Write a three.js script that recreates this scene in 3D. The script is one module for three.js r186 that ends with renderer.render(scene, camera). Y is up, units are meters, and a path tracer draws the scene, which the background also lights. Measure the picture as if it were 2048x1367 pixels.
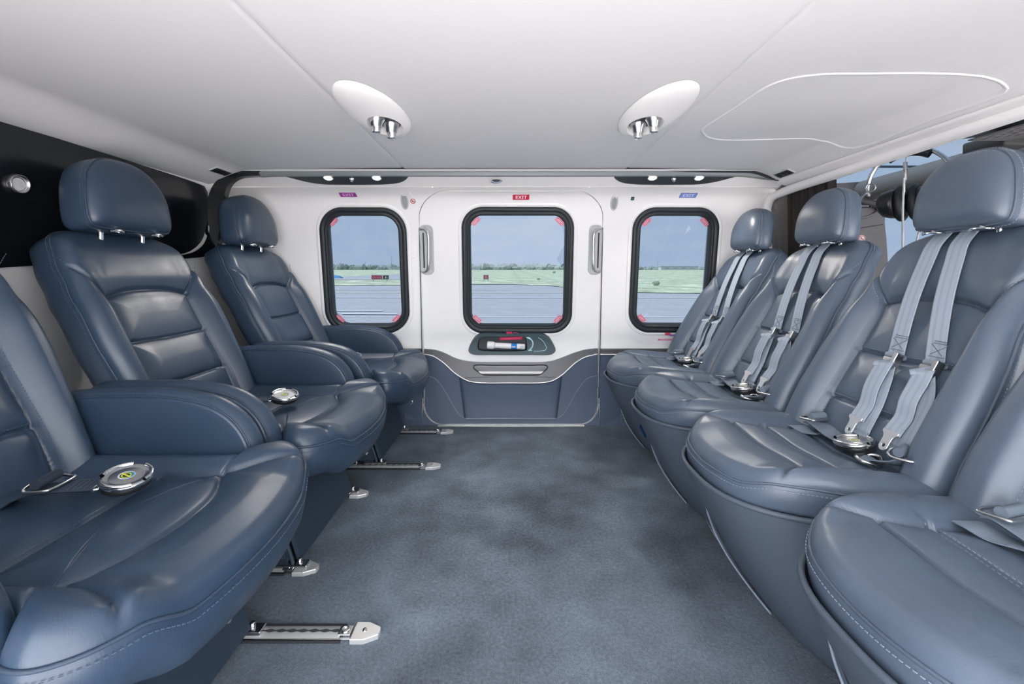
import * as THREE from 'three';
import { mergeGeometries } from 'three/addons/utils/BufferGeometryUtils.js';
import { RoundedBoxGeometry } from 'three/addons/geometries/RoundedBoxGeometry.js';
import { ImprovedNoise } from 'three/addons/math/ImprovedNoise.js';
import { RectAreaLightUniformsLib } from 'three/addons/lights/RectAreaLightUniformsLib.js';

/* ------------------------------------------------ camera, sky, sun, exposure */
const EYE = 0.835;                                         // metres above the cabin floor
const scene = new THREE.Scene();
const camera = new THREE.PerspectiveCamera(2 * Math.atan(683.5 / 900) * 180 / Math.PI, 2048 / 1367, 0.02, 2000);
camera.position.set(0, EYE, 0);
camera.lookAt(0, EYE, -1);
camera.setViewOffset(2048, 1367, 2, 138.5, 2048, 1367);    // lens shifted down, verticals stay upright
const renderer = new THREE.WebGLRenderer({ antialias: true });
renderer.toneMapping = THREE.LinearToneMapping;
renderer.toneMappingExposure = 6.5;
renderer.shadowMap.enabled = true;
RectAreaLightUniformsLib.init();
const noise = new ImprovedNoise();
const fbm = (x, y, z = 0, o = 4) => { let s = 0, a = 0.5, f = 1; for (let i = 0; i < o; i++) { s += a * noise.noise(x * f, y * f, z * f + i * 7.3); a *= 0.5; f *= 2; } return s; };
{                                                          // pale overcast sky with soft clouds
  const W = 1024, H = 512, d = new Float32Array(W * H * 4);
  for (let j = 0; j < H; j++) for (let i = 0; i < W; i++) {
    const el = (j + 0.5) / H * Math.PI - Math.PI / 2, az = i / W * 2 * Math.PI, h = Math.max(0, Math.sin(el));
    const cx = Math.cos(az) * Math.cos(el), cz = Math.sin(az) * Math.cos(el), k = 1 / (h + 0.16);
    let c = fbm(cx * k * 2.2, cz * k * 2.2, 3.1, 5) * 1.4 + 0.12;
    c = Math.min(1, Math.max(0, c * 1.6)) * Math.min(1, 0.45 + h * 2.5);
    const o = (j * W + i) * 4, up = 1 - 0.15 * h;
    d[o] = (0.89 * up) * (1 - c) + 1.05 * c; d[o + 1] = (0.93 * up) * (1 - c) + 1.03 * c; d[o + 2] = (1.00 * up) * (1 - c) + 1.02 * c; d[o + 3] = 1;
  }
  const t = new THREE.DataTexture(d, W, H, THREE.RGBAFormat, THREE.FloatType);
  t.mapping = THREE.EquirectangularReflectionMapping; t.magFilter = THREE.LinearFilter; t.needsUpdate = true;
  scene.background = t; scene.environment = t;
}
const sun = new THREE.DirectionalLight(0xfff6ea, 5.1);     // veiled sun, high on the tail side of the aircraft
sun.position.set(-40, 46, 1.5); sun.target.position.set(0, 0, 0); sun.castShadow = true; sun.shadow.radius = 8;
Object.assign(sun.shadow.camera, { left: -60, right: 60, top: 60, bottom: -60, near: 1, far: 200 });
sun.shadow.mapSize.set(2048, 2048);
scene.add(sun, sun.target);

/* ------------------------------------------------ helpers */
const V = (x, y, z) => new THREE.Vector3(x, y, z);
const lerp = (a, b, t) => a + (b - a) * t, clamp = (x, a = 0, b = 1) => Math.min(b, Math.max(a, x));
const smooth = (a, b, x) => { const t = clamp((x - a) / (b - a)); return t * t * (3 - 2 * t); };
const range = (n, f) => Array.from({ length: n }, (_, i) => f(i));
let seed = 7; const rnd = () => { seed = (seed * 1664525 + 1013904223) >>> 0; return seed / 4294967296; };
const taken = {};
function numbered(n) { if (!(n in taken)) { taken[n] = 0; return n; } return n + '_' + String(++taken[n]).padStart(3, '0'); }
function shade(o) { o.traverse((m) => { if (m.isMesh) { m.castShadow = true; m.receiveShadow = true; } }); return o; }
const merge = (gs) => { gs = [gs].flat(); if (gs.length === 1) return gs[0]; return mergeGeometries(gs.map((g) => { g = g.index ? g.toNonIndexed() : g; for (const k of Object.keys(g.attributes)) if (!['position', 'normal', 'uv'].includes(k)) g.deleteAttribute(k); if (!g.attributes.uv) g.setAttribute('uv', new THREE.BufferAttribute(new Float32Array(g.attributes.position.count * 2), 2)); return g; })); };
function part(name, geos, mat, parent, label) {
  const m = new THREE.Mesh(merge(geos), mat); m.name = name; m.castShadow = m.receiveShadow = true;
  if (label) m.userData.label = label;
  parent.add(m); return m;
}
function thing(name, label, category, pos = [0, 0, 0], turn = 0, group) {
  const g = new THREE.Group(); g.name = numbered(name); g.position.set(...pos); g.rotation.y = turn;
  g.userData = { label, category }; if (group) g.userData.group = group;
  scene.add(g); return g;
}
function solid(name, geos, mat, label, category, group) {
  const m = part(numbered(name), geos, mat, scene, label); m.userData.category = category; if (group) m.userData.group = group; return m;
}
function struct(name, geos, mat, label) {
  let o; if (geos === null) { o = new THREE.Group(); o.name = numbered(name); scene.add(o); } else o = part(numbered(name), geos, mat, scene);
  o.userData.kind = 'structure'; if (label) o.userData.label = label; return o;
}
function copy(o, pos, turn, label) {
  const c = o.clone(); c.name = numbered(o.name.replace(/_\d+$/, '')); c.userData = { ...o.userData, label };
  if (pos) c.position.set(...pos); if (turn !== undefined) c.rotation.set(0, turn, 0); scene.add(c); return c;
}
function geo(pos, idx, uv, nrm) {
  const g = new THREE.BufferGeometry();
  g.setAttribute('position', new THREE.Float32BufferAttribute(pos, 3));
  g.setAttribute('uv', new THREE.Float32BufferAttribute(uv || new Float32Array(pos.length / 3 * 2), 2));
  g.setIndex(idx);
  if (nrm) g.setAttribute('normal', new THREE.Float32BufferAttribute(nrm, 3)); else g.computeVertexNormals();
  return g;
}
// grid of points f(u, v) -> Vector3
function sheet(f, nu, nv, closedU = false, flip = false) {
  const pos = [], uv = [], idx = [], U = closedU ? nu : nu + 1;
  for (let j = 0; j <= nv; j++) for (let i = 0; i < U; i++) { const p = f(i / nu, j / nv); pos.push(p.x, p.y, p.z); uv.push(...(p.uv || [p.x + p.z, p.y + p.z * 0.3])); }
  for (let j = 0; j < nv; j++) for (let i = 0; i < nu; i++) {
    const a = j * U + i, b = j * U + (i + 1) % U, c = a + U, d = b + U;
    flip ? idx.push(a, c, b, b, c, d) : idx.push(a, b, c, b, d, c);
  }
  return geo(pos, idx, uv);
}
const box = (w, h, d, x = 0, y = 0, z = 0, r = 0.003) => new RoundedBoxGeometry(w, h, d, 2, Math.min(r, w / 2.1, h / 2.1, d / 2.1)).translate(x, y, z);
const cyl = (r0, r1, h, n = 32) => new THREE.CylinderGeometry(r0, r1, h, n);
const tube = (pts, r, n = 48, k = 8, closed = false) => new THREE.TubeGeometry(new THREE.CatmullRomCurve3(pts, closed, 'centripetal'), n, r, k, closed);
const lathe = (pts, n = 40) => new THREE.LatheGeometry(pts.map((p) => new THREE.Vector2(...p)), n);
function spaced(pts, n, closed = true) {                    // resample a 2-D curve evenly
  const c = new THREE.CatmullRomCurve3(pts.map((p) => V(p[0], p[1], 0)), closed, 'centripetal'); c.arcLengthDivisions = 800;
  const s = c.getSpacedPoints(n).map((p) => [p.x, p.y]); if (closed) s.pop(); return s;
}
function roundRect(x0, x1, y0, y1, r, n = 14) {             // counter-clockwise
  const o = [], arc = (cx, cy, a) => { for (let i = 0; i <= n; i++) { const t = a + i / n * Math.PI / 2; o.push([cx + r * Math.cos(t), cy + r * Math.sin(t)]); } };
  arc(x1 - r, y1 - r, 0); arc(x0 + r, y1 - r, Math.PI / 2); arc(x0 + r, y0 + r, Math.PI); arc(x1 - r, y0 + r, 1.5 * Math.PI);
  return o;
}
function outNormals(P) {
  const N = P.length;
  return P.map((_, i) => { const a = P[(i + N - 1) % N], b = P[(i + 1) % N], tx = b[0] - a[0], ty = b[1] - a[1], l = Math.hypot(tx, ty) || 1; return [ty / l, -tx / l]; });
}
const grow = (P, d) => { const n = outNormals(P); return P.map((p, i) => [p[0] + n[i][0] * d, p[1] + n[i][1] * d]); };
function rayHit(P, c, th) {
  const dx = Math.cos(th), dy = Math.sin(th); let best = 0;
  for (let i = 0; i < P.length; i++) {
    const a = P[i], b = P[(i + 1) % P.length], ex = b[0] - a[0], ey = b[1] - a[1], den = dx * ey - dy * ex;
    if (Math.abs(den) < 1e-12) continue;
    const ax = a[0] - c[0], ay = a[1] - c[1], t = (ax * ey - ay * ex) / den, s = (ax * dy - ay * dx) / den;
    if (t > 0 && s >= -1e-9 && s <= 1 + 1e-9) best = Math.max(best, t);
  }
  return [c[0] + dx * best, c[1] + dy * best];
}
// surface between two outlines seen from c, mapped by map(x, y)
function ringPatch(outer, inner, c, map, nr = 14, n = 200) {
  const th = range(n, (i) => i / n * 2 * Math.PI);
  for (const p of [...outer].filter((_, i, a) => a.length < 12)) th.push(Math.atan2(p[1] - c[1], p[0] - c[0]));
  for (let i = 0; i < th.length; i++) if (th[i] < 0) th[i] += 2 * Math.PI;
  th.sort((a, b) => a - b);
  const O = th.map((t) => rayHit(outer, c, t)), I = inner ? th.map((t) => rayHit(inner, c, t)) : th.map(() => c);
  const n2 = th.length;
  return sheet((u, v) => { const i = Math.round(u * n2) % n2; const x = lerp(I[i][0], O[i][0], v), y = lerp(I[i][1], O[i][1], v), p = map(x, y); p.uv = [x, y]; return p; }, n2, nr, true, true);
}
// a moulding that follows an outline: profile [[outwards, off], ...]
function moulding(P, profile, map) {
  const n = outNormals(P), N = P.length, k = profile.length - 1;
  return sheet((u, v) => { const i = Math.round(u * N) % N, q = profile[Math.round(v * k)]; return map(P[i][0] + n[i][0] * q[0], P[i][1] + n[i][1] * q[0], q[1]); }, N, k, true);
}
// flat-edged plate on a surface: outline, height above it, thickness, pillow
function plate(P, map, off, thick, opt = {}) {
  const c = opt.c || [P.reduce((s, p) => s + p[0], 0) / P.length, P.reduce((s, p) => s + p[1], 0) / P.length], e = opt.edge ?? 0.002, nr = opt.nr || 8, N = P.length;
  const n = outNormals(P), rows = [];
  for (let j = 0; j <= nr; j++) { const r = j / nr; rows.push(P.map((p, i) => map(lerp(c[0], p[0] - n[i][0] * e, r), lerp(c[1], p[1] - n[i][1] * e, r), off + (opt.puff || 0) * (1 - r * r)))); }
  rows.push(P.map((p, i) => map(p[0] - n[i][0] * e * 0.3, p[1] - n[i][1] * e * 0.3, off - e * 0.3)), P.map((p) => map(p[0], p[1], off - e)), P.map((p) => map(p[0], p[1], off - thick)));
  const K = rows.length - 1;
  return sheet((u, v) => { const j = Math.round(v * K), i = Math.round(u * N) % N, p = rows[j][i].clone(), r = Math.min(1, j / nr); p.uv = [lerp(c[0], P[i][0], r), lerp(c[1], P[i][1], r)]; return p; }, N, K, true, true);
}
// strap: centre line, direction across, width, thickness
function ribbon(pts, across, w, th = 0.0018, n = 40) {
  const cur = new THREE.CatmullRomCurve3(pts, false, 'centripetal'), A = Array.isArray(across) ? across : pts.map(() => across);
  const q = [[-0.5, 1], [-0.42, 1.35], [0, 1.0], [0.42, 1.35], [0.5, 1], [0.5, -1], [-0.5, -1]], rows = [];
  for (let j = 0; j <= n; j++) {
    const t = j / n, p = cur.getPoint(t), tan = cur.getTangent(t), k = t * (A.length - 1), i = Math.min(A.length - 2, Math.floor(k)), ac = A[i].clone().lerp(A[i + 1], k - i);
    ac.addScaledVector(tan, -ac.dot(tan)).normalize(); const nn = ac.clone().cross(tan).normalize();
    rows.push(q.map(([a, b]) => { const r = p.clone().addScaledVector(ac, a * w).addScaledVector(nn, b * th / 2); r.uv = [a * w, t * cur.getLength()]; return r; }));
  }
  return sheet((u, v) => rows[Math.round(v * n)][Math.round(u * q.length) % q.length], q.length, n, true);
}
function placeOn(g, p, zDir, up = V(0, 1, 0)) {             // turn a geometry so that +z looks along zDir
  const z = zDir.clone().normalize(), x = up.clone().cross(z).normalize(), y = z.clone().cross(x);
  return g.applyMatrix4(new THREE.Matrix4().makeBasis(x, y, z).setPosition(p));
}

/* ------------------------------------------------ upholstery */
function distToLine(a, b, L) {
  let m = 1e9;
  for (let i = 0; i + 1 < L.length; i++) {
    const [x0, y0] = L[i], ex = L[i + 1][0] - x0, ey = L[i + 1][1] - y0, t = clamp(((a - x0) * ex + (b - y0) * ey) / (ex * ex + ey * ey)), dx = a - x0 - t * ex, dy = b - y0 - t * ey;
    m = Math.min(m, dx * dx + dy * dy);
  }
  return Math.sqrt(m);
}
// A stuffed pad: outline in (a, b), face height h; grooved seams, puffed panels, rounded edge, side band.
function pad(o) {
  const N = o.n || 300, P = spaced(o.outline, N), nrm = outNormals(P), c = o.c, R = o.rings || 62;
  const rho = [...range(R, (i) => i / R * 0.9), ...range(15, (i) => 0.9 + 0.1 * Math.sin((i / 14) * Math.PI / 2))];
  const seams = (o.seams || []).map((s) => ({ d: 0.006, w: 0.005, ...s, pts: spaced(s.pts, 26, false) }));
  const H = (a, b, de = 1) => {
    let h = o.surf(a, b), near = de;
    for (const s of seams) { const d = distToLine(a, b, s.pts); near = Math.min(near, d); h -= s.d * Math.exp(-((d / s.w) ** 2)) * smooth(-0.004, 0.03, de); }
    h += o.puff * (1 - Math.exp(-near / o.tau));
    if (de < o.r) { const q = 1 - de / o.r; h += (Math.sqrt(Math.max(0, 1 - q * q)) - 1) * o.r * (o.drop ?? 1); }
    return h;
  };
  const pos = [], uv = [], push = (a, b, h) => { const p = o.map(a, b, h); pos.push(p.x, p.y, p.z); uv.push(a, b); };
  const reg = [], edge = [];
  for (const r of rho) for (let i = 0; i < N; i++) {
    const ra = P[i][0] - c[0], rb = P[i][1] - c[1], a = c[0] + r * ra, b = c[1] + r * rb, de = (1 - r) * Math.abs(ra * nrm[i][0] + rb * nrm[i][1]);
    const h = H(a, b, o.soft ? (1 - r) * o.soft : de); push(a, b, h); reg.push(o.region ? o.region(a, b) : 'pad'); if (r === 1) edge.push(h);
  }
  const K = rho.length;
  for (const [out, dh, abs] of o.sides) for (let i = 0; i < N; i++) push(P[i][0] + nrm[i][0] * out, P[i][1] + nrm[i][1] * out, abs !== undefined ? abs : edge[i] + dh);
  const rows = K + o.sides.length, last = o.sides[o.sides.length - 1];
  for (const r of [0.8, 0.4, 0]) for (let i = 0; i < N; i++) push(lerp(c[0], P[i][0] + nrm[i][0] * last[0], r), lerp(c[1], P[i][1] + nrm[i][1] * last[0], r), (last[2] !== undefined ? last[2] : edge[i] + last[1]) - (o.backPuff || 0) * (1 - r));
  const tris = {}, add = (k, ...t) => (tris[k] ||= []).push(...t);
  for (let j = 0; j < rows + 2; j++) for (let i = 0; i < N; i++) {
    const a = j * N + i, b = j * N + (i + 1) % N, cc = a + N, d = b + N;
    add(j < K - 1 ? reg[j * N + i] : o.sideName || 'side_band', a, cc, b, b, cc, d);
  }
  const all = geo(pos, Object.values(tris).flat(), uv), n0 = all.attributes.normal.array, out = [];
  for (const [name, t] of Object.entries(tris)) {
    const m = new Map(), p = [], n = [], u = [], ix = t.map((k) => { if (!m.has(k)) { m.set(k, m.size); p.push(pos[3 * k], pos[3 * k + 1], pos[3 * k + 2]); n.push(n0[3 * k], n0[3 * k + 1], n0[3 * k + 2]); u.push(uv[2 * k], uv[2 * k + 1]); } return m.get(k); });
    out.push([name, geo(p, ix, u, n)]);
  }
  const at = (a, b, lift = 0) => o.map(a, b, H(a, b) + lift);
  const piping = (r = 0.0035, lift = 0.0005) => tube(P.filter((_, i) => i % 2 === 0).map((p, i) => o.map(p[0] + nrm[2 * i][0] * 0.001, p[1] + nrm[2 * i][1] * 0.001, edge[2 * i] + lift)), r, N, 6, true);
  const edgeStitch = (out2, dh, step = 0.008) => dashes(P.map((p, i) => o.map(p[0] + nrm[i][0] * out2, p[1] + nrm[i][1] * out2, edge[i] + dh)), step, true);
  const seamStitch = (k, side) => { const L = spaced(seams[k].pts, 60, false); return dashes(L.map((p, i) => { const q = L[Math.min(i + 1, L.length - 1)], q0 = L[Math.max(i - 1, 0)], tx = q[0] - q0[0], ty = q[1] - q0[1], l = Math.hypot(tx, ty) || 1; return at(p[0] - ty / l * side, p[1] + tx / l * side, 0.0006); })); };
  return { out, at, piping, edgeStitch, seamStitch, P };
}
function dashes(pts, step = 0.008, closed = false) {
  const cur = new THREE.CatmullRomCurve3(pts, closed), L = cur.getLength(), n = Math.floor(L / step), gs = [];
  const base = new THREE.BoxGeometry(0.0045, 0.0011, 0.0013);
  for (let i = 0; i < n; i++) { const p = cur.getPointAt(i / n), t = cur.getTangentAt(i / n); const q = new THREE.Quaternion().setFromUnitVectors(V(1, 0, 0), t); gs.push(base.clone().applyQuaternion(q).translate(p.x, p.y, p.z)); }
  return merge(gs);
}

/* ------------------------------------------------ textures and materials */
function dataTex(n, f, srgb = false) {
  const d = new Uint8Array(n * n * 4);
  for (let y = 0; y < n; y++) for (let x = 0; x < n; x++) { const v = f(x / n, y / n), o = (y * n + x) * 4; const c = Array.isArray(v) ? v : [v, v, v]; for (let k = 0; k < 3; k++) d[o + k] = clamp(c[k]) * 255; d[o + 3] = 255; }
  const t = new THREE.DataTexture(d, n, n); t.wrapS = t.wrapT = THREE.RepeatWrapping; t.magFilter = THREE.LinearFilter; t.minFilter = THREE.LinearMipmapLinearFilter; t.generateMipmaps = true;
  if (srgb) t.colorSpace = THREE.SRGBColorSpace; t.needsUpdate = true; return t;
}
const rep = (t, sx, sy = sx) => { const c = t.clone(); c.repeat.set(sx, sy); c.needsUpdate = true; return c; };
const tileNoise = (x, y, f, z = 0) => {                     // tileable noise
  const a = noise.noise(x * f, y * f, z), b = noise.noise((x - 1) * f, y * f, z), c = noise.noise(x * f, (y - 1) * f, z), d = noise.noise((x - 1) * f, (y - 1) * f, z);
  return lerp(lerp(a, b, x), lerp(c, d, x), y);
};
const strapBands = dataTex(64, (x) => 0.94 + 0.06 * (Math.abs(((x * 1.0) % 1) - 0.5) < 0.12 || Math.abs(Math.abs(((x) % 1) - 0.5) - 0.33) < 0.09 ? 1 : 0), true);
const leatherBump = dataTex(512, (x, y) => 0.5 + 0.3 * Math.abs(tileNoise(x, y, 60)) - 0.25 * Math.abs(tileNoise(x, y, 110, 4)) + 0.25 * tileNoise(x, y, 9, 2));
const leatherRough = dataTex(256, (x, y) => 0.80 + 0.22 * tileNoise(x, y, 6, 1) + 0.12 * tileNoise(x, y, 40, 3));
const weave = dataTex(256, (x, y) => 0.5 + 0.25 * Math.sin(x * 2 * Math.PI * 16 + (Math.floor(y * 32) % 2) * Math.PI) * Math.sin(y * Math.PI * 32) + 0.1 * tileNoise(x, y, 30));
const carpetColor = dataTex(1024, (x, y) => {
  const b = tileNoise(x, y, 5, 1) + 0.7 * tileNoise(x, y, 11, 2) + 0.35 * tileNoise(x, y, 26, 5), g = tileNoise(x, y, 190, 7) * 0.55 + (rnd() - 0.5) * 0.55, v = 1 + 0.36 * b + 0.36 * g;  // broad blotches paint pile sheen into the colour; fine noise is yarn grain
  return [0.435 * v, 0.48 * v, 0.53 * v];
}, true);
const carpetBump = dataTex(512, () => rnd());
const std = (c, r, m = 0, x = {}) => new THREE.MeshStandardMaterial({ color: c, roughness: r, metalness: m, ...x });
const phys = (c, r, m = 0, x = {}) => new THREE.MeshPhysicalMaterial({ color: c, roughness: r, metalness: m, ...x });
const leatherX = { bumpMap: rep(leatherBump, 5), bumpScale: 0.0005, roughnessMap: rep(leatherRough, 2.5), clearcoat: 0.28, clearcoatRoughness: 0.38 };
const rgb = (r, g, b) => new THREE.Color().setRGB(r, g, b);
const M = {
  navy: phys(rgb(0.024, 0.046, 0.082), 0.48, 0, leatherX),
  navyThread: std(rgb(0.07, 0.10, 0.15), 0.8),
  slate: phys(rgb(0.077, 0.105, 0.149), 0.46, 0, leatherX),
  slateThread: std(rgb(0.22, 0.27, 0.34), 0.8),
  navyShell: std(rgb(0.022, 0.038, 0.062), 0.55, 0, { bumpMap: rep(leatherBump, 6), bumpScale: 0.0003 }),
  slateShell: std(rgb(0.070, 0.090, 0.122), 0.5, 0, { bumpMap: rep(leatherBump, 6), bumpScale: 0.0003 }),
  doorLeather: std(rgb(0.058, 0.084, 0.137), 0.55, 0, { bumpMap: rep(leatherBump, 4), bumpScale: 0.0006 }),
  white: phys(rgb(0.90, 0.895, 0.885), 0.5, 0, { clearcoat: 0.15, clearcoatRoughness: 0.5 }),
  ceiling: std(rgb(0.75, 0.755, 0.76), 0.62),
  band: phys(rgb(0.13, 0.13, 0.137), 0.35, 0.3, { clearcoat: 0.5, clearcoatRoughness: 0.2 }),
  beam: phys(rgb(0.17, 0.20, 0.215), 0.45, 0.15, { clearcoat: 0.15, clearcoatRoughness: 0.4 }),
  black: phys(rgb(0.006, 0.007, 0.009), 0.22, 0, { clearcoat: 0.3, clearcoatRoughness: 0.2 }),
  seal: std(rgb(0.016, 0.022, 0.026), 0.5),
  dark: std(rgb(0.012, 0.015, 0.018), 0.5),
  fixture: std(rgb(0.02, 0.027, 0.031), 0.45),
  teal: std(rgb(0.060, 0.095, 0.11), 0.45),
  tealDark: std(rgb(0.035, 0.048, 0.055), 0.5),
  chrome: std(rgb(0.78, 0.79, 0.80), 0.14, 1),
  steel: std(rgb(0.62, 0.62, 0.62), 0.3, 1, { roughnessMap: rep(leatherRough, 8) }),
  railMetal: std(rgb(0.66, 0.66, 0.655), 0.42, 0.55),
  alu: std(rgb(0.72, 0.72, 0.71), 0.34, 0.9),
  greyPlastic: std(rgb(0.52, 0.53, 0.53), 0.5),
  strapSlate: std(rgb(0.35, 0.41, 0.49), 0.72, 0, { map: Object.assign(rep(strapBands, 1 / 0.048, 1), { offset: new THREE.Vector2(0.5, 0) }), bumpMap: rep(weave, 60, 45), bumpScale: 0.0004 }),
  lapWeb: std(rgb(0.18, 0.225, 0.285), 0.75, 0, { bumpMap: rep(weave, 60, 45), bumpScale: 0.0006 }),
  strapNavy: std(rgb(0.02, 0.032, 0.055), 0.75, 0, { bumpMap: rep(weave, 60, 45), bumpScale: 0.0004 }),
  blackPlastic: std(rgb(0.012, 0.012, 0.013), 0.35),
  carpet: std(0xffffff, 0.95, 0, { map: rep(carpetColor, 0.62), bumpMap: rep(carpetBump, 3), bumpScale: 0.004 }),
  red: std(rgb(0.62, 0.03, 0.10), 0.5),
  pink: std(rgb(0.75, 0.12, 0.30), 0.5),
  blue: std(rgb(0.02, 0.20, 0.65), 0.5),
  paper: std(rgb(0.85, 0.85, 0.85), 0.6),
  cyan: std(rgb(0.45, 0.75, 0.8), 0.4),
  brownCurtain: std(rgb(0.040, 0.035, 0.032), 0.95),
  cockpit: std(rgb(0.15, 0.143, 0.14), 0.6),
  cockpitDark: std(rgb(0.05, 0.048, 0.048), 0.6),
  pane: phys(rgb(0.060, 0.077, 0.099), 0, 0, { transmission: 1, thickness: 0, ior: 1.3 }),
  roofPane: phys(rgb(0.060, 0.077, 0.099), 0, 0, { transmission: 1, thickness: 0, ior: 1.3, specularIntensity: 0.1 }),
  lamp: std(0xffffff, 0.4, 0, { emissive: rgb(1, 0.98, 0.95), emissiveIntensity: 1.6 }),
};
function canvasMat(w, h, draw, x = {}) {
  const c = document.createElement('canvas'); c.width = w; c.height = h; const g = c.getContext('2d'); draw(g, w, h);
  const t = new THREE.CanvasTexture(c); t.colorSpace = THREE.SRGBColorSpace; t.anisotropy = 4;
  return std(0xffffff, 0.45, 0, { map: t, ...x });
}
// a thin printed plate: face mesh + backing in one geometry, uv 0..1 on the front
function printed(w, h, skew = 0, th = 0.001) {
  const g = new THREE.PlaneGeometry(w, h, 1, 1), p = g.attributes.position;
  for (let i = 0; i < 4; i++) p.setX(i, p.getX(i) + (p.getY(i) > 0 ? -1 : 1) * skew / 2);
  g.translate(0, 0, th / 2);
  const b = g.clone().translate(0, 0, -th); b.index.array.reverse();
  return merge([g, b]);
}

/* ------------------------------------------------ far wall: its curved section */
const PROFILE = [[-0.02, 2.462], [0.1, 2.503], [0.3, 2.52], [0.45, 2.515], [0.52, 2.497], [0.7, 2.468], [0.85, 2.442], [1.05, 2.407], [1.15, 2.382], [1.2, 2.362], [1.235, 2.335], [1.256, 2.285], [1.264, 2.255]];
const profCurve = new THREE.CatmullRomCurve3(PROFILE.map(([y, d]) => V(y, d, 0)), false, 'centripetal').getSpacedPoints(500);
function depthAt(y) {
  if (y <= profCurve[0].x) return profCurve[0].y;
  let lo = 0, hi = profCurve.length - 1; if (y >= profCurve[hi].x) return profCurve[hi].y;
  while (hi - lo > 1) { const m = (lo + hi) >> 1; profCurve[m].x <= y ? lo = m : hi = m; }
  return lerp(profCurve[lo].y, profCurve[hi].y, (y - profCurve[lo].x) / (profCurve[hi].x - profCurve[lo].x));
}
function wallN(y) { const e = 0.004, k = (depthAt(y + e) - depthAt(y - e)) / (2 * e), l = Math.hypot(1, k); return V(0, k / l, 1 / l); }
const wallP = (x, y, off = 0) => { const n = wallN(y); return V(x, y, -depthAt(y)).addScaledVector(n, off); };
const XL = -1.45, XR = 1.30, TOP = 1.263;
const rect = (x0, x1, y0, y1) => [[x1, y1], [x0, y1], [x0, y0], [x1, y0]];
const WIN = [[-1.02, -0.56, 0.505, 1.178, 0.125], [-0.262, 0.334, 0.503, 1.18, 0.11], [0.650, 1.107, 0.507, 1.178, 0.115]];
const winOut = WIN.map((w) => roundRect(...w)), winHole = winOut.map((P) => grow(P, -0.03));
function doorOutline(g = 0) {
  const x0 = -0.486 - g, x1 = 0.486 + g, y0 = 0.004, y1 = 1.252 + g * 0.5, r = 0.15, rb = 0.11, o = [], n = 16;
  const arc = (cx, cy, rx, ry, a) => { for (let i = 0; i <= n; i++) { const t = a + i / n * Math.PI / 2; o.push([cx + rx * Math.cos(t), cy + ry * Math.sin(t)]); } };
  arc(x1 - r, y1 - 0.13, r, 0.13, 0); arc(x0 + r, y1 - 0.13, r, 0.13, Math.PI / 2); arc(x0 + rb, y0 + rb, rb, rb, Math.PI); arc(x1 - rb, y0 + rb, rb, rb, 1.5 * Math.PI);
  return o;
}
const cW = (w) => [(w[0] + w[1]) / 2, (w[2] + w[3]) / 2];
const grid2 = (x0, x1, y0, y1, map, nx = 8, ny = 60) => sheet((u, v) => { const x = lerp(x0, x1, u), y = lerp(y0, y1, v), p = map(x, y); p.uv = [x, y]; return p; }, nx, ny);
const DB = 0.60;                                            // the wall block that holds the door is 2*DB wide
{
  const gs = [];
  for (const off of [0, -0.07]) {
    const map = (x, y) => wallP(x, y, off);
    gs.push(ringPatch(rect(XL, -0.53, 0.41, TOP), winHole[0], cW(WIN[0]), map), ringPatch(rect(0.53, XR + 0.1, 0.41, TOP), winHole[2], cW(WIN[2]), map));
    gs.push(ringPatch(rect(-0.53, 0.53, -0.02, TOP), doorOutline(0.003), [0, 0.62], map, 8, 320));
    gs.push(grid2(XL, -0.53, -0.02, 0.41, map, 6, 30), grid2(0.53, XR + 0.1, -0.02, 0.41, map, 6, 30));
  }
  for (const P of [winHole[0], winHole[2]]) gs.push(moulding(P, [[0, 0], [0, -0.07]], wallP));
  const w = struct('wall_far', gs, M.white, 'curved white cabin side wall');
  // dark leather dado and grey trim to the left and right of the door
  for (const [x0, x1] of [[XL, -0.4885], [0.4885, XR + 0.05]]) {
    part('dado_panel', plate(roundRect(x0, x1, -0.012, 0.376, 0.003, 3), wallP, 0.006, 0.006, { nr: 10 }), M.doorLeather, w, 'dark leather dado panel');
    part('dado_trim', plate(roundRect(x0, x1, 0.381, 0.412, 0.004, 3), wallP, 0.009, 0.009, { nr: 3 }), M.band, w, 'satin grey dado trim');
    part('dado_bead', tube([wallP(x0, 0.379, 0.008), wallP((x0 + x1) / 2, 0.379, 0.008), wallP(x1, 0.379, 0.008)], 0.003, 20, 8), M.alu, w, 'thin silver bead');
  }
  for (const s of [-1, 1]) part('dado_panel', sheet((u, v) => { const a = -u * Math.PI / 2, x = 0.376 + 0.1135 * Math.cos(a), y = 0.114 + 0.1135 * Math.sin(a); return wallP(s * lerp(x, Math.min(0.489, 0.376 + 0.16 * Math.cos(a)), v), lerp(y, Math.max(-0.012, 0.114 + 0.18 * Math.sin(a)), v), 0.004); }, 30, 4), M.doorLeather, w, 'dark corner piece below the door corner');
  part('access_cover', plate(roundRect(-0.588, -0.517, 0.022, 0.122, 0.006, 4), wallP, 0.012, 0.006, { puff: 0.001 }), M.doorLeather, w);
  part('dado_seam', tube([[0.494, 0.262], [0.56, 0.268], [0.62, 0.27], [0.7, 0.27]].map(([x, y]) => wallP(x, y, 0.007)), 0.0012, 24, 6), M.slateThread, w);
}
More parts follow.
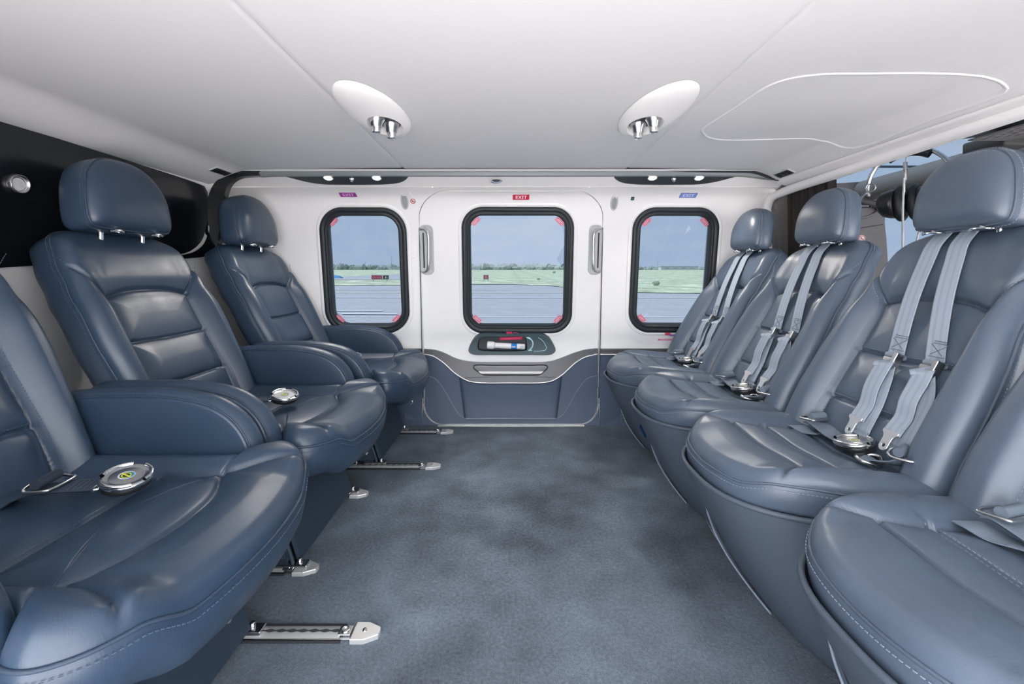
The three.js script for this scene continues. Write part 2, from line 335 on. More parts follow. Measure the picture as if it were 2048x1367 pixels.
// ceiling-edge soffit above the wall
const soffY = (D) => 1.2655 + (2.262 - D) * 0.40, soffP = (x, D, off = 0) => V(x, soffY(D), -D).addScaledVector(V(0, -0.94, 0.34), off);
struct('trim_1', [sheet((u, v) => soffP(lerp(XL, XR + 0.05, u), lerp(2.262, 2.12, v)), 20, 6), sheet((u, v) => V(lerp(XL, XR + 0.05, u), lerp(1.2635, 1.2655, v), -lerp(2.256, 2.262, v)), 4, 2)], M.white, 'white soffit panel above the windows');

/* ------------------------------------------------ door */
const door = struct('door_1', [ringPatch(doorOutline(0), winHole[1], cW(WIN[1]), (x, y) => wallP(x, y, 0.002), 40, 320), ringPatch(doorOutline(0), winHole[1], cW(WIN[1]), (x, y) => wallP(x, y, -0.07), 20, 200),
  moulding(doorOutline(0), [[0, 0.002], [-0.0005, -0.002], [0, -0.07]], wallP), moulding(winHole[1], [[0, 0.002], [0, -0.07]], wallP)], M.white, 'white sliding cabin door with rounded corners and dark leather lower half');
part('door_seal', [moulding(doorOutline(0), [[0.0005, -0.006], [0.006, -0.006]], wallP)], M.dark, door, 'dark rubber seal in the door gap');
{
  const k = 2.513 / 900, at = (px, py) => [(px - 1022) * k, EYE - (py - 545) * k];
  const top = spaced([[849, 697], [870, 699], [889, 705], [912, 716], [942, 722.5], [1021, 723.5], [1097, 722.5], [1120, 716], [1148, 705], [1171, 698.5], [1192, 696]].map((p) => at(...p)), 80, false);
  const low = spaced([[849, 707.5], [866, 711], [889, 726], [905, 741], [920, 752], [937, 760.6], [958, 764], [1021, 764.5], [1085, 764], [1103, 760.6], [1122, 750], [1138, 736], [1150, 725], [1169, 713.5], [1192, 707.5]].map((p) => at(...p)), 80, false);
  const X0 = -0.4845, X1 = 0.4845;
  const lim = (p) => [clamp(p[0], X0, X1), p[1]];
  const yOn = (L, x) => { for (let i = 0; i + 1 < L.length; i++) if (L[i][0] <= x && L[i + 1][0] >= x) return lerp(L[i][1], L[i + 1][1], (x - L[i][0]) / (L[i + 1][0] - L[i][0] || 1)); return x < 0 ? L[0][1] : L[L.length - 1][1]; };
  const strip = (x0, x1, fa, fb, off, nx = 60, ny = 6) => [sheet((u, v) => { const x = lerp(x0, x1, u), y = lerp(fb(x), fa(x), v), p = wallP(x, y, off); p.uv = [x, y]; return p; }, nx, ny),
    sheet((u, v) => wallP(lerp(x0, x1, u), fb(lerp(x0, x1, u)), lerp(-0.002, off, v)), nx, 1), sheet((u, v) => wallP(lerp(x0, x1, u), fa(lerp(x0, x1, u)), lerp(off, -0.002, v)), nx, 1)];
  const edgeLow = (x) => { const q = Math.abs(x), r = 0.108, c = 0.4845 - r; return q < c ? 0.0055 : 0.0055 + r - Math.sqrt(Math.max(0, r * r - (q - c) ** 2)); };
  part('trim_panel', strip(X0, X1, (x) => yOn(top, x), (x) => yOn(low, x) + 0.003, 0.012), M.band, door, 'satin grey trim panel that dips in the middle');
  part('trim_bead', tube(low.map(lim).filter((_, i) => i % 2 === 0).map((p) => wallP(p[0], p[1], 0.014)), 0.004, 120, 8), M.alu, door, 'silver bead along the trim');
  part('lower_panel', strip(X0, X1, (x) => yOn(low, x) - 0.003, edgeLow, 0.009, 90, 12), M.doorLeather, door, 'dark blue leather lower panel');
  // storage pocket front, proud of the panel
  const bl = (y) => lerp(-0.252, -0.284, y / 0.26), pk = [];
  const pocketTop = (x) => yOn(low, x) - 0.008;
  pk.push(sheet((u, v) => { const v2 = v, yb = 0.030, xa = lerp(-0.286, 0.280, u), yt = pocketTop(xa), y = lerp(yb, yt, v2), x = lerp(lerp(-0.250, 0.248, u), xa, v2); const bulge = 0.024 * Math.sin(Math.PI * clamp(u, 0.0, 1)) ** 0.4 * (0.35 + 0.65 * v); return wallP(x, y, 0.009 + bulge); }, 60, 16));
  part('pocket_front', pk, M.doorLeather, door, 'bowed leather front of the door pocket');
  for (const s of [-1, 1]) part('pocket_welt', tube([[s * 0.284, 0.252], [s * 0.27, 0.15], [s * 0.251, 0.032]].map(([x, y]) => wallP(x - 0.002, y, 0.013)), 0.0035, 30, 8), M.navyShell, door, 'dark welt beside the pocket');
  part('pocket_welt', tube(range(13, (i) => wallP(lerp(-0.250, 0.248, i / 12), 0.030, 0.014 + 0.008 * Math.sin(Math.PI * i / 12))), 0.0028, 40, 8), M.slateThread, door, 'pale welt under the pocket');
  for (const s of [-1, 1]) part('panel_seam', tube([[0.476, 0.260], [0.43, 0.248], [0.395, 0.215], [0.36, 0.165], [0.325, 0.105], [0.29, 0.055], [0.256, 0.031]].map(([x, y]) => wallP(s * x, y, 0.010)), 0.0016, 50, 6), M.slateThread, door, 'curved stitched seam');
  part('trim_seam', tube([[-0.279, 0.246], [-0.2, 0.252], [-0.12, 0.2525]].map(([x, y]) => wallP(x, y, 0.0122)).concat([]), 0.0012, 20, 6), M.dark, door);
  part('trim_seam', tube([[0.279, 0.248], [0.2, 0.253], [0.14, 0.2535]].map(([x, y]) => wallP(x, y, 0.0122)), 0.0012, 20, 6), M.dark, door);
  // pull: a trapezoid recess with a bright lip
  const trap = spaced([[-0.205, 0.316], [-0.1, 0.3175], [0.1, 0.3175], [0.198, 0.316], [0.203, 0.308], [0.17, 0.276], [0.152, 0.268], [0.0, 0.266], [-0.15, 0.268], [-0.17, 0.277], [-0.208, 0.307]].reverse(), 90);
  const pull = part('door_pull', plate(trap, wallP, 0.0135, 0.004, { nr: 4 }), M.band, door, 'grey trapezoid pull panel');
  part('pull_rim', moulding(trap, [[-0.002, 0.0135], [0, 0.0155], [0.004, 0.0155], [0.005, 0.012]], wallP), M.dark, pull, 'dark rim');
  part('pull_lip', sheet((u, v) => { const x = lerp(-0.165, 0.165, u), y = lerp(0.270, 0.286, v) ; return wallP(x * lerp(0.95, 1.1, v), y, 0.0145 + 0.012 * (1 - v) * v * 4); }, 30, 6), M.white, pull, 'bright metal lip');
  // kick sill
  part('sill', [box(0.80, 0.006, 0.02, 0, 0.003, -2.452)], M.alu, door, 'silver door sill strip');
  part('sill_edge', moulding(doorOutline(-0.006), [[0.0, 0.004], [0.0006, 0.0058], [0.0022, 0.0058], [0.0028, 0.0]], (x, y, o) => wallP(x, Math.min(y, 0.378), o + (y > 0.378 ? -0.02 : 0.006))), M.alu, door, 'thin silver edge round the lower door');
  // tray under the window
  const tr = spaced([[-0.17, 0.498], [0.0, 0.499], [0.17, 0.498], [0.205, 0.480], [0.232, 0.437], [0.243, 0.405], [0.225, 0.387], [0.1, 0.383], [-0.1, 0.383], [-0.21, 0.386], [-0.232, 0.400], [-0.222, 0.437], [-0.197, 0.478]].reverse(), 120);
  const trIn = spaced([[-0.155, 0.491], [-0.05, 0.4925], [0.06, 0.4925], [0.08, 0.486], [0.088, 0.45], [0.088, 0.41], [0.07, 0.404], [-0.16, 0.404], [-0.18, 0.41], [-0.185, 0.43], [-0.175, 0.478]].reverse(), 120);
  const trayC = [-0.045, 0.447];
  const tray = part('window_tray', [ringPatch(tr, trIn, trayC, (x, y) => wallP(x, y, 0.030), 8, 240), moulding(tr, [[0, 0.030], [0.003, 0.026], [0.005, 0]], wallP)], M.teal, door, 'dark teal tray let into the door under the window');
  part('tray_well', [moulding(trIn, [[0, 0.030], [-0.003, 0.024], [-0.006, 0.0045]], wallP), ringPatch(grow(trIn, -0.006), null, trayC, (x, y) => wallP(x, y, 0.0045), 8, 160)], M.tealDark, tray, 'deep well of the tray');
  part('release_handle', [tube([[0.092, 0.485], [0.108, 0.478], [0.120, 0.455], [0.118, 0.43], [0.104, 0.41]].map(([x, y]) => wallP(x, y, 0.031)), 0.004, 30, 8), tube([[0.085, 0.486], [0.096, 0.487], [0.106, 0.484]].map(([x, y]) => wallP(x, y, 0.030)), 0.003, 12, 8), tube([[0.095, 0.408], [0.105, 0.407], [0.116, 0.408]].map(([x, y]) => wallP(x, y, 0.030)), 0.003, 12, 8)], M.cyan, tray, 'pale blue curved emergency release mark');
  part('tray_line', tube([[0.150, 0.487], [0.172, 0.47], [0.19, 0.44], [0.196, 0.42], [0.188, 0.408], [0.16, 0.404], [0.125, 0.403]].map(([x, y]) => wallP(x, y, 0.0302)), 0.0016, 40, 6), M.cyan, tray, 'pale outline of a small lid');
}
// grab handles let into the door's edges
for (const s of [-1, 1]) {
  const xa = s * 0.484, P = roundRect(Math.min(xa, xa - s * 0.062), Math.max(xa, xa - s * 0.062), 0.830, 1.085, 0.024, 8);
  const cup = part('handle_recess', [plate(P, wallP, 0.0035, 0.004, { nr: 4 }), moulding(P, [[-0.004, 0.004], [0, 0.008], [0.004, 0.006], [0.006, 0.002]], wallP)], M.greyPlastic, door, 'grey oval recess plate of the grab handle');
  part('grab_handle', tube([[0.000, 1.068, 0.006], [0.022, 1.068, 0.018], [0.040, 1.050, 0.032], [0.044, 1.02, 0.036], [0.043, 0.95, 0.036], [0.040, 0.88, 0.036], [0.034, 0.856, 0.03], [0.018, 0.842, 0.018], [0, 0.842, 0.006]].map(([x, y, o]) => wallP(xa - s * (x + 0.004), y, o)), 0.0085, 60, 12), M.alu, cup, 'silver tubular grab handle');
  part('grab_handle_slot', plate(roundRect(Math.min(xa - s * 0.010, xa - s * 0.019), Math.max(xa - s * 0.010, xa - s * 0.019), 0.86, 1.05, 0.004, 4), wallP, 0.0045, 0.002, { nr: 2 }), M.dark, cup, 'dark slot behind the handle');
}

/* ------------------------------------------------ windows */
const stickerMat = canvasMat(128, 64, (g, w, h) => { g.fillStyle = '#d23a68'; g.fillRect(0, 0, w, h); g.strokeStyle = '#f6dfe6'; g.lineWidth = 5; g.strokeRect(5, 5, w - 10, h - 10); g.fillStyle = '#f3d6de'; g.fillRect(16, 20, w - 32, 9); g.fillRect(16, 38, w - 60, 8); g.fillRect(w - 36, 38, 20, 8); });
const names = ['left cabin window with black rubber frame', 'window in the sliding door with black rubber frame', 'right cabin window with black rubber frame'];
WIN.forEach((w, i) => {
  const P = winOut[i], W = struct('window_' + (i + 1), null, null, names[i]);
  part('pane', ringPatch(grow(P, -0.028), null, cW(w), (x, y) => wallP(x, y, -0.02), 24, 120), M.pane, W, 'tinted pane');
  part('frame', [moulding(P, [[0.002, 0.0], [0.001, 0.010], [-0.006, 0.015], [-0.017, 0.015], [-0.021, 0.010], [-0.026, 0.010], [-0.031, 0.015], [-0.037, 0.012], [-0.043, 0.0], [-0.046, -0.024], [-0.02, -0.026]], wallP)], M.seal, W, 'black rubber window seal');
  part('surround', moulding(P, [[0.022, 0.001], [0.018, 0.005], [0.010, 0.006], [0.003, 0.004], [0.001, 0.0]], wallP), M.white, W, 'raised white lip round the seal');
  const q = 0.074, spots = [[w[0] + q, w[3] - q, 1], [w[1] - q, w[3] - q, -1], [w[0] + q, w[2] + q, -1], [w[1] - q, w[2] + q, 1]];
  spots.forEach(([x, y, s], k) => {
    if (i === 0 && k === 1) return;
    const g = printed(0.052, 0.025, 0, 0.0012).rotateZ(s * 0.78);
    part('sticker', placeOn(g, wallP(x, y, -0.008), wallN(y)), stickerMat, W, 'small red and white warning sticker in the corner');
  });
});

/* ------------------------------------------------ things on the far wall */
const wallThing = (name, label, cat, x, y, off, group) => { const t = thing(name, label, cat, wallP(x, y, off).toArray(), 0, group), n = wallN(y); t.quaternion.setFromRotationMatrix(new THREE.Matrix4().makeBasis(V(1, 0, 0), V(0, n.z, -n.y), n)); return t; };
function exitSign(x, y, skew, bg, fg, border, label) {
  const t = wallThing('exit_sign', label, 'sign', x, y, 0.002);
  const mat = canvasMat(256, 112, (g, w, h) => { g.fillStyle = bg; g.fillRect(0, 0, w, h); g.strokeStyle = border; g.lineWidth = 7; g.strokeRect(5, 5, w - 10, h - 10); g.fillStyle = fg; g.font = 'bold 84px sans-serif'; g.textAlign = 'center'; g.textBaseline = 'middle'; g.fillText('EXIT', w / 2, h / 2 + 4); });
  part('plate', box(0.088, 0.038, 0.002, 0, 0, 0, 0.0008), M.paper, t);
  part('face', printed(0.087, 0.037, skew, 0.0006).translate(0, 0, 0.0018), mat, t, 'printed face reading EXIT');
}
exitSign(-0.842, 1.2405, 0, '#a13a9c', '#f0c8f4', '#b85ab4', 'purple EXIT sign on the curved wall above the left window');
exitSign(0.052, 1.2300, 0, '#cf2048', '#fdeef2', '#e8687f', 'red EXIT sign above the window of the sliding door');
exitSign(0.918, 1.2380, 0, '#7a93dc', '#dfe9ff', '#6a62b4', 'pale blue EXIT sign on the curved wall above the right window');
for (const [x, y, label] of [[-0.556, 1.210, 'oval grey speaker grille between the left window and the door'], [0.541, 1.204, 'oval grey speaker grille between the door and the right window']]) {
  const t = wallThing('speaker_grille', label, 'speaker', x, y, 0.001);
  const P = spaced(range(24, (i) => [0.019 * Math.cos(i / 12 * Math.PI), 0.046 * Math.sin(i / 12 * Math.PI)]), 60), f = (a, b, o) => V(a, b, o);
  part('rim', moulding(P, [[0.001, 0], [0, 0.005], [-0.004, 0.006], [-0.006, 0.003]], f), M.greyPlastic, t);
  part('mesh_face', plate(grow(P, -0.005), f, 0.003, 0.003, { nr: 4 }), std(rgb(0.36, 0.38, 0.39), 0.6, 0, { bumpMap: rep(weave, 30), bumpScale: 0.001 }), t, 'fine grey mesh');
}
const noSmoke = canvasMat(128, 128, (g) => { g.fillStyle = '#e9e6e4'; g.fillRect(0, 0, 128, 128); g.strokeStyle = '#c0303a'; g.lineWidth = 13; g.beginPath(); g.arc(64, 64, 52, 0, 7); g.stroke(); g.fillStyle = '#4a3438'; g.fillRect(30, 66, 58, 13); g.fillRect(58, 34, 9, 34); g.fillRect(92, 66, 7, 13); g.beginPath(); g.moveTo(30, 30); g.lineTo(98, 98); g.stroke(); });
{
  const t = wallThing('no_smoking_sign', 'small round red no smoking sign beside the left speaker grille', 'sign', -0.513, 1.2105, 0.002);
  part('disc', cyl(0.0155, 0.0155, 0.002, 36).rotateX(Math.PI / 2), M.paper, t);
  part('face', new THREE.CircleGeometry(0.015, 36).translate(0, 0, 0.0014), noSmoke, t, 'cigarette in a red ring with a bar across');
  const k = wallThing('call_button', 'tiny dark green square switch beside the right speaker grille', 'switch', 0.634, 1.222, 0.002);
  part('body', box(0.017, 0.02, 0.004, 0, 0, 0, 0.002), M.seal, k); part('button', box(0.009, 0.009, 0.004, 0, 0, 0.002, 0.001), std(rgb(0.03, 0.25, 0.18), 0.4), k, 'green button');
  const r = wallThing('warning_label', 'thin pink warning strip on the wall below the right window', 'label', 0.883, 0.462, 0.002);
  part('strip', box(0.125, 0.009, 0.0012, 0, 0, 0, 0.0004), M.pink, r); part('print', box(0.10, 0.0022, 0.0006, 0, 0, 0.0008, 0.0002), M.paper, r);
  const r2 = wallThing('pull_tag', 'small red and violet pull tag hanging below the right window seal', 'tag', 0.885, 0.502, 0.010);
  part('flag', box(0.030, 0.012, 0.002, -0.02, 0, 0.008, 0.0006), M.red, r2); part('ribbon', box(0.062, 0.010, 0.0015, 0.024, -0.010, 0.002, 0.0006).rotateZ(-0.03), std(rgb(0.30, 0.14, 0.6), 0.5), r2, 'violet ribbon end');
  const r3 = wallThing('pull_tag', 'small red looped pull tag at the bottom of the door window', 'tag', 0.008, 0.503, 0.016);
  part('flag', box(0.032, 0.016, 0.002, -0.018, 0.003, 0, 0.0006), M.red, r3); part('loop', tube([V(0, 0, 0), V(0.014, 0.007, 0.003), V(0.03, 0.002, 0.002), V(0.034, -0.008, 0), V(0.02, -0.006, 0), V(0, 0, 0)], 0.0016, 30, 6), M.pink, r3, 'red cord loop');
  const r4 = wallThing('warning_label', 'red warning strip inside the tray above the flashlight', 'label', 0.000, 0.472, 0.008);
  part('strip', box(0.125, 0.016, 0.0015, 0, 0, 0, 0.0005).rotateZ(0.04), M.red, r4); part('print', box(0.10, 0.003, 0.0008, 0, 0, 0.001, 0.0002).rotateZ(0.04), M.pink, r4);
  const f = wallThing('flashlight', 'white flashlight lying in the tray under the door window', 'flashlight', -0.018, 0.433, 0.026);
  const turn = (g) => g.rotateZ(-Math.PI / 2).rotateZ(-0.05);
  part('body', turn(lathe([[0.0001, -0.095], [0.012, -0.095], [0.0155, -0.09], [0.0155, 0.03], [0.0150, 0.05], [0.0150, 0.09], [0.012, 0.094], [0.0001, 0.094]].map(([r, y]) => [r, -y]).reverse(), 28)), M.paper, f);
  part('head', turn(lathe([[0.0001, -0.032], [0.016, -0.032], [0.021, -0.026], [0.0215, 0.0], [0.016, 0.014], [0.0001, 0.014]], 28).translate(0, -0.083, 0)), M.paper, f, 'wider lamp head');
  part('sleeve', turn(lathe([[0.0158, -0.016], [0.0164, -0.015], [0.0164, 0.015], [0.0158, 0.016]], 28).translate(0, 0.035, 0)), M.blue, f, 'blue printed sleeve');
  part('arrow', [box(0.018, 0.004, 0.001, 0.034, -0.002, 0.0166, 0.0003), placeOn(new THREE.ConeGeometry(0.006, 0.010, 3), V(0.022, -0.0015, 0.0168), V(0, 0, 1), V(-1, 0, 0))].map((g) => g), M.paper, f, 'white arrow mark');
  part('tail_print', box(0.024, 0.012, 0.001, 0.078, -0.004, 0.0148, 0.0003), std(rgb(0.35, 0.35, 0.36), 0.5), f, 'grey printed tail band');
  const s = wallThing('wall_socket', 'small grey socket plate low on the wall beside the right seats', 'socket', 0.618, 0.034, 0.007);
  part('plate', box(0.036, 0.042, 0.004, 0, 0, 0, 0.002), M.slateShell, s); for (const dy of [-0.011, 0, 0.011]) part('terminal', box(0.022, 0.005, 0.003, 0, dy, 0.003, 0.001), M.steel, s);
  const em = wallThing('embossed_mark', 'faint white embossed release mark beside the left window', 'label', -0.527, 0.93, 0.002);
  part('mark', [box(0.012, 0.004, 0.002, 0, 0.075, 0), box(0.012, 0.004, 0.002, 0, -0.065, 0), new THREE.TorusGeometry(0.010, 0.0018, 8, 24).translate(0, 0.0, 0), new THREE.TorusGeometry(0.008, 0.0018, 8, 24).translate(0, -0.018, 0)], M.white, em);
}

/* ------------------------------------------------ floor, side walls, ceiling */
struct('floor', [sheet((u, v) => { const p = V(lerp(XL - 0.05, 2.6, u), 0, lerp(0.08, -2.462, v)); p.uv = [p.x, p.z]; return p; }, 40, 40), box(4.1, 0.05, 2.56, 0.55, -0.03, -1.2)], M.carpet, 'blue grey cut pile carpet');
const ceilY = (x) => x < 0 ? 1.331 - 0.010 * smooth(0.52, 1.25, -x) - 0.064 * smooth(1.24, 1.47, -x) : 1.331 - 0.012 * smooth(0.56, 1.1, x) - 0.068 * smooth(1.15, 1.33, x);
{
  const SL = (z) => -0.512 + 0.008 * (z + 2) * 0.5, SR = (z) => 0.552;
  const zN = 0.08, zF = -2.155;
  const panel = (fa, fb, drop, n = 40) => [sheet((u, v) => { const z = lerp(zN, zF, v), x = lerp(fa(z), fb(z), u), e = 0.006; const w = fb(z) - fa(z), q = Math.min(u * w, (1 - u) * w); const p = V(x, ceilY(x) - drop + 0.004 * Math.exp(-q / 0.003), z); p.uv = [x, z]; return p; }, n * 3, 40, false, true),
    sheet((u, v) => { const z = lerp(zN, zF, u); return V(fa(z), lerp(ceilY(fa(z)) - drop + 0.004, 1.36, v), z); }, 20, 1), sheet((u, v) => { const z = lerp(zN, zF, u); return V(fb(z), lerp(ceilY(fb(z)) - drop + 0.004, 1.36, v), z); }, 20, 1)];
  const c = struct('ceiling', [box(4.2, 0.03, 2.75, 0.5 - 0.9, 1.40, -1.25).scale(0.68, 1, 1).translate(0.28, 0, 0)], M.ceiling, 'smooth white moulded cabin ceiling');
  part('ceiling_panel', panel((z) => XL - 0.01, (z) => SL(z) - 0.0018, 0), M.ceiling, c, 'curved left ceiling panel');
  part('ceiling_panel', panel((z) => SL(z) + 0.0018, (z) => SR(z) - 0.0018, 0.004), M.ceiling, c, 'flat middle ceiling panel');
  part('ceiling_panel', panel((z) => SR(z) + 0.0018, (z) => XR - 0.035, 0), M.ceiling, c, 'curved right ceiling panel');
  part('edge_panel', panel((z) => XR - 0.033, (z) => XR + 0.03, 0.001, 10), M.white, c, 'white edge strip above the cockpit opening');
  // soft moulded outline of the overhead stowage panel
  const pts = [[1404, 260], [1408, 268], [1418, 275], [1440, 279], [1477, 280], [1550, 278], [1615, 277], [1646, 282], [1680, 293], [1706, 296], [1737, 290], [1792, 268], [1880, 232], [1960, 205], [2005, 185], [2013, 176], [2001, 164], [1970, 154], [1911, 148], [1820, 146], [1733, 147], [1635, 149], [1575, 158], [1536, 172], [1477, 211], [1430, 241]];
  const toC = ([px, py]) => { let d = 445 / (545 - py), x = 0; for (let i = 0; i < 60; i++) { const w = (px - 1022) / 900 * d; x += 0.3 * (w - x); d = 900 * (ceilY(x) - EYE) / (545 - py); } return [x, -d]; };
  const P = spaced(pts.map(toC), 160);
  part('stowage_panel', [moulding(P[0][1] > 0 ? P : P, [[0.006, 0.001], [0.002, -0.0026], [0, -0.003], [-0.004, -0.0018], [-0.008, 0.001]], (x, z, o) => V(x, ceilY(x) + o, z))], M.ceiling, c, 'raised outline of a shaped ceiling panel');
}
// aft bulkhead (left): white lower wall, black display panel, black ribbon
{
  const X = XL, P2 = (z, y, o = 0) => V(X + o, y, z);
  const w = struct('wall_left', [sheet((u, v) => P2(lerp(0.08, -2.56, u), lerp(-0.02, 1.30, v)), 20, 20, false, true), box(0.05, 1.42, 2.7, X - 0.03, 0.67, -1.25), sheet((u, v) => { const a = u * Math.PI / 2, r = 0.06; const y = lerp(0.0, 1.262, v), D = depthAt(y); return V(X + r - r * Math.cos(a), y, -D + r - r * Math.sin(a) ); }, 10, 60, false, true)], M.white, 'white aft cabin bulkhead');
  const bp = spaced([[0.06, 0.905], [-1.9, 0.912], [-2.02, 0.935], [-2.09, 0.985], [-2.125, 1.06], [-2.135, 1.15], [-2.132, 1.215], [-2.115, 1.236], [-2.07, 1.242], [-1.2, 1.262], [0.06, 1.275]], 160);
  const bpanel = part('display_panel', plate(bp, P2, 0.012, 0.012, { c: [-1.1, 1.08], nr: 6 }), M.black, w, 'glossy black panel behind the headrests');
  part('panel_joint', box(0.003, 0.32, 0.006, X + 0.0125, 1.083, -1.68), M.dark, bpanel, 'vertical joint');
  // black ribbon: an arch in front of the corner that sweeps forward under the panel
  const tA = spaced([[-1.19, 1.329], [-1.25, 1.325], [-1.309, 1.313], [-1.365, 1.291], [-1.402, 1.263], [-1.432, 1.205], [-1.446, 1.12], [-1.449, 1.02]], 60, false), bA = spaced([[-1.19, 1.2955], [-1.24, 1.294], [-1.292, 1.288], [-1.330, 1.268], [-1.352, 1.235], [-1.373, 1.14], [-1.386, 1.03], [-1.396, 0.955]], 60, false);
  const zR = -2.132, arch = (u, v, z) => { const i = Math.round(u * 60); return V(lerp(tA[i][0], bA[i][0], v), lerp(tA[i][1], bA[i][1], v), z); };
  const inn = spaced([[-2.130, 1.06], [-2.128, 1.02], [-2.105, 0.975], [-2.05, 0.935], [-1.95, 0.910], [-1.85, 0.902]], 40, false), out = spaced([[-2.16, 1.02], [-2.155, 0.97], [-2.135, 0.935], [-2.08, 0.910], [-2.0, 0.899], [-1.85, 0.893]], 40, false), xo = (u) => lerp(0.056, 0.016, smooth(0, 0.7, u)), xi = 0.004;
  part('black_ribbon', [sheet((u, v) => arch(u, v, zR - 0.004 * v), 60, 2), sheet((u, v) => arch(u, 1, lerp(zR - 0.004, -2.17, v)), 60, 1), sheet((u, v) => { const i = Math.round(u * 40); return P2(lerp(inn[i][0], out[i][0], v), lerp(inn[i][1], out[i][1], v), lerp(xi + 0.012, xo(u), v)); }, 40, 4), sheet((u, v) => { const i = Math.round(u * 40); return P2(out[i][0] - 0.002 * v, out[i][1], lerp(xo(u), 0, v)); }, 40, 1)], M.black, w, 'black trim ribbon that curves round the panel corner');
  const sp = thing('wall_speaker', 'round silver speaker ring on the black panel at the far left', 'speaker', [X + 0.013, 1.092, -1.309], Math.PI / 2);
  part('ring', lathe([[0.0001, 0.002], [0.02, 0.004], [0.024, 0.012], [0.027, 0.012], [0.029, 0.004], [0.029, 0]].reverse(), 40).rotateX(Math.PI / 2), M.steel, sp); part('cone', lathe([[0.0001, 0.006], [0.01, 0.005], [0.02, 0.002], [0.0215, 0.006]].reverse(), 40).rotateX(Math.PI / 2).translate(0, 0, 0.0015), M.greyPlastic, sp, 'grey cone');
}
// near wall with the open doorway the picture is taken from, and the bulkhead to the cockpit
struct('wall_near', [box(0.55, 1.42, 0.06, -1.22, 0.67, 0.09), box(0.50, 1.42, 0.06, 1.20, 0.67, 0.09), box(3.0, 0.10, 0.06, -0.05, 1.345, 0.09)], M.white, 'white wall beside the open near doorway');
struct('wall_right', [box(0.04, 0.55, 2.5, XR + 0.07, 0.265, -1.2), box(0.05, 0.05, 2.35, XR + 0.035, 1.345, -1.05), box(0.06, 0.85, 0.10, XR + 0.045, 0.85, -2.37), box(0.05, 1.3, 0.2, XR + 0.05, 0.65, 0.0)], M.white, 'white frame of the opening to the cockpit');
part('opening_lip', tube([V(XR + 0.012, 0.5, -2.318), V(XR + 0.012, 0.9, -2.318), V(XR + 0.012, 1.15, -2.308), V(XR + 0.012, 1.207, -2.275), V(XR + 0.012, 1.221, -2.2), V(XR + 0.012, 1.235, -1.7), V(XR + 0.012, 1.250, -1.0), V(XR + 0.012, 1.258, -0.1)], 0.02, 80, 12), M.white, scene.getObjectByName('wall_right'), 'rounded white lip of the opening');
part('opening_seal', tube([V(XR + 0.03, 1.205, -2.26), V(XR + 0.03, 1.214, -2.2), V(XR + 0.03, 1.228, -1.7), V(XR + 0.03, 1.243, -1.0), V(XR + 0.03, 1.251, -0.1)], 0.007, 60, 8), M.dark, scene.getObjectByName('wall_right'), 'black rubber edge of the opening');

// beam across the ceiling
{
  const zB = -2.15, yT = (x) => 1.333 - 0.012 * smooth(0.56, 1.1, x) - 0.040 * smooth(1.12, 1.28, x) - 0.065 * smooth(1.22, 1.46, -x), yB = (x) => x > 0 ? lerp(1.2955, 1.278, smooth(1.08, 1.28, x)) : 1.2955 - 0.007 * smooth(1.1, 1.29, -x) - 0.10 * smooth(1.27, 1.46, -x);
  const t = struct('trim_2', [sheet((u, v) => { const x = lerp(-1.195, 1.275, u), y = lerp(yB(x), yT(x) - 0.003, v); return V(x, y, zB + 0.012 + 0.004 * Math.sin(v * Math.PI)); }, 120, 8), sheet((u, v) => { const x = lerp(-1.195, 1.275, u); return V(x, yB(x), lerp(zB - 0.012, zB + 0.012, v)); }, 120, 2)], M.beam, 'grey metallic ceiling beam above the side wall');
  part('beam_gap', sheet((u, v) => { const x = lerp(-1.195, 1.28, u), y = yT(x) - 0.004; return V(x, y + lerp(-0.009, 0.006, v), zB + 0.0180 - 0.001 * v); }, 120, 2), M.dark, t, 'dark joint along the top of the beam');
}
// overhead lamp strips under the beam
RL: for (const s of [-1, 1]) {
  const t = thing('overhead_light', s < 0 ? 'black lens-shaped lamp strip with two lit lamps above the left window' : 'black lens-shaped lamp strip with two lit lamps above the right window', 'light', [0, 0, 0], 0, 'overhead lamp strips under the beam');
  const P = spaced([[0.495, 2.160], [0.505, 2.188], [0.545, 2.220], [0.62, 2.236], [0.70, 2.240], [0.85, 2.240], [0.93, 2.236], [1.0, 2.218], [1.06, 2.188], [1.10, 2.160]], 100).map(([x, D]) => [s * x, D]);
  if (s > 0) P.reverse();
  part('housing', plate(P, (x, D, o) => soffP(x, D, o), 0.004, 0.004, { nr: 5 }), M.fixture, t);
  for (const x of s < 0 ? [-0.885, -0.651] : [0.685, 0.911]) {
    const c = soffP(x, 2.180, 0.004), nn = V(0, -0.94, 0.34);
    const lamp = part('lamp', placeOn(lathe([[0.0001, 0.008], [0.012, 0.007], [0.018, 0.003], [0.019, 0]].reverse(), 28).rotateX(Math.PI / 2), c, nn), M.lamp, t, 'lit lamp lens');
    part('lamp_rim', placeOn(new THREE.TorusGeometry(0.021, 0.0035, 10, 32), c, nn), M.chrome, lamp, 'chrome rim');
    const L = new THREE.SpotLight(0xfff8f0, 0.12, 4, 1.1, 0.8, 2); L.position.copy(soffP(x, 2.180, 0.022)); L.target.position.copy(L.position).add(V(0, -1, 0.25)); L.castShadow = true; scene.add(L, L.target);
  }
  const c = soffP(s < 0 ? -0.772 : 0.79, 2.186, 0.004);
  part('air_nozzle', placeOn(lathe([[0.0001, 0.016], [0.006, 0.016], [0.007, 0.010], [0.011, 0.006], [0.012, 0]].reverse(), 24).rotateX(Math.PI / 2), c, V(0, -0.94, 0.34)), M.chrome, t, 'small chrome air nozzle');
}
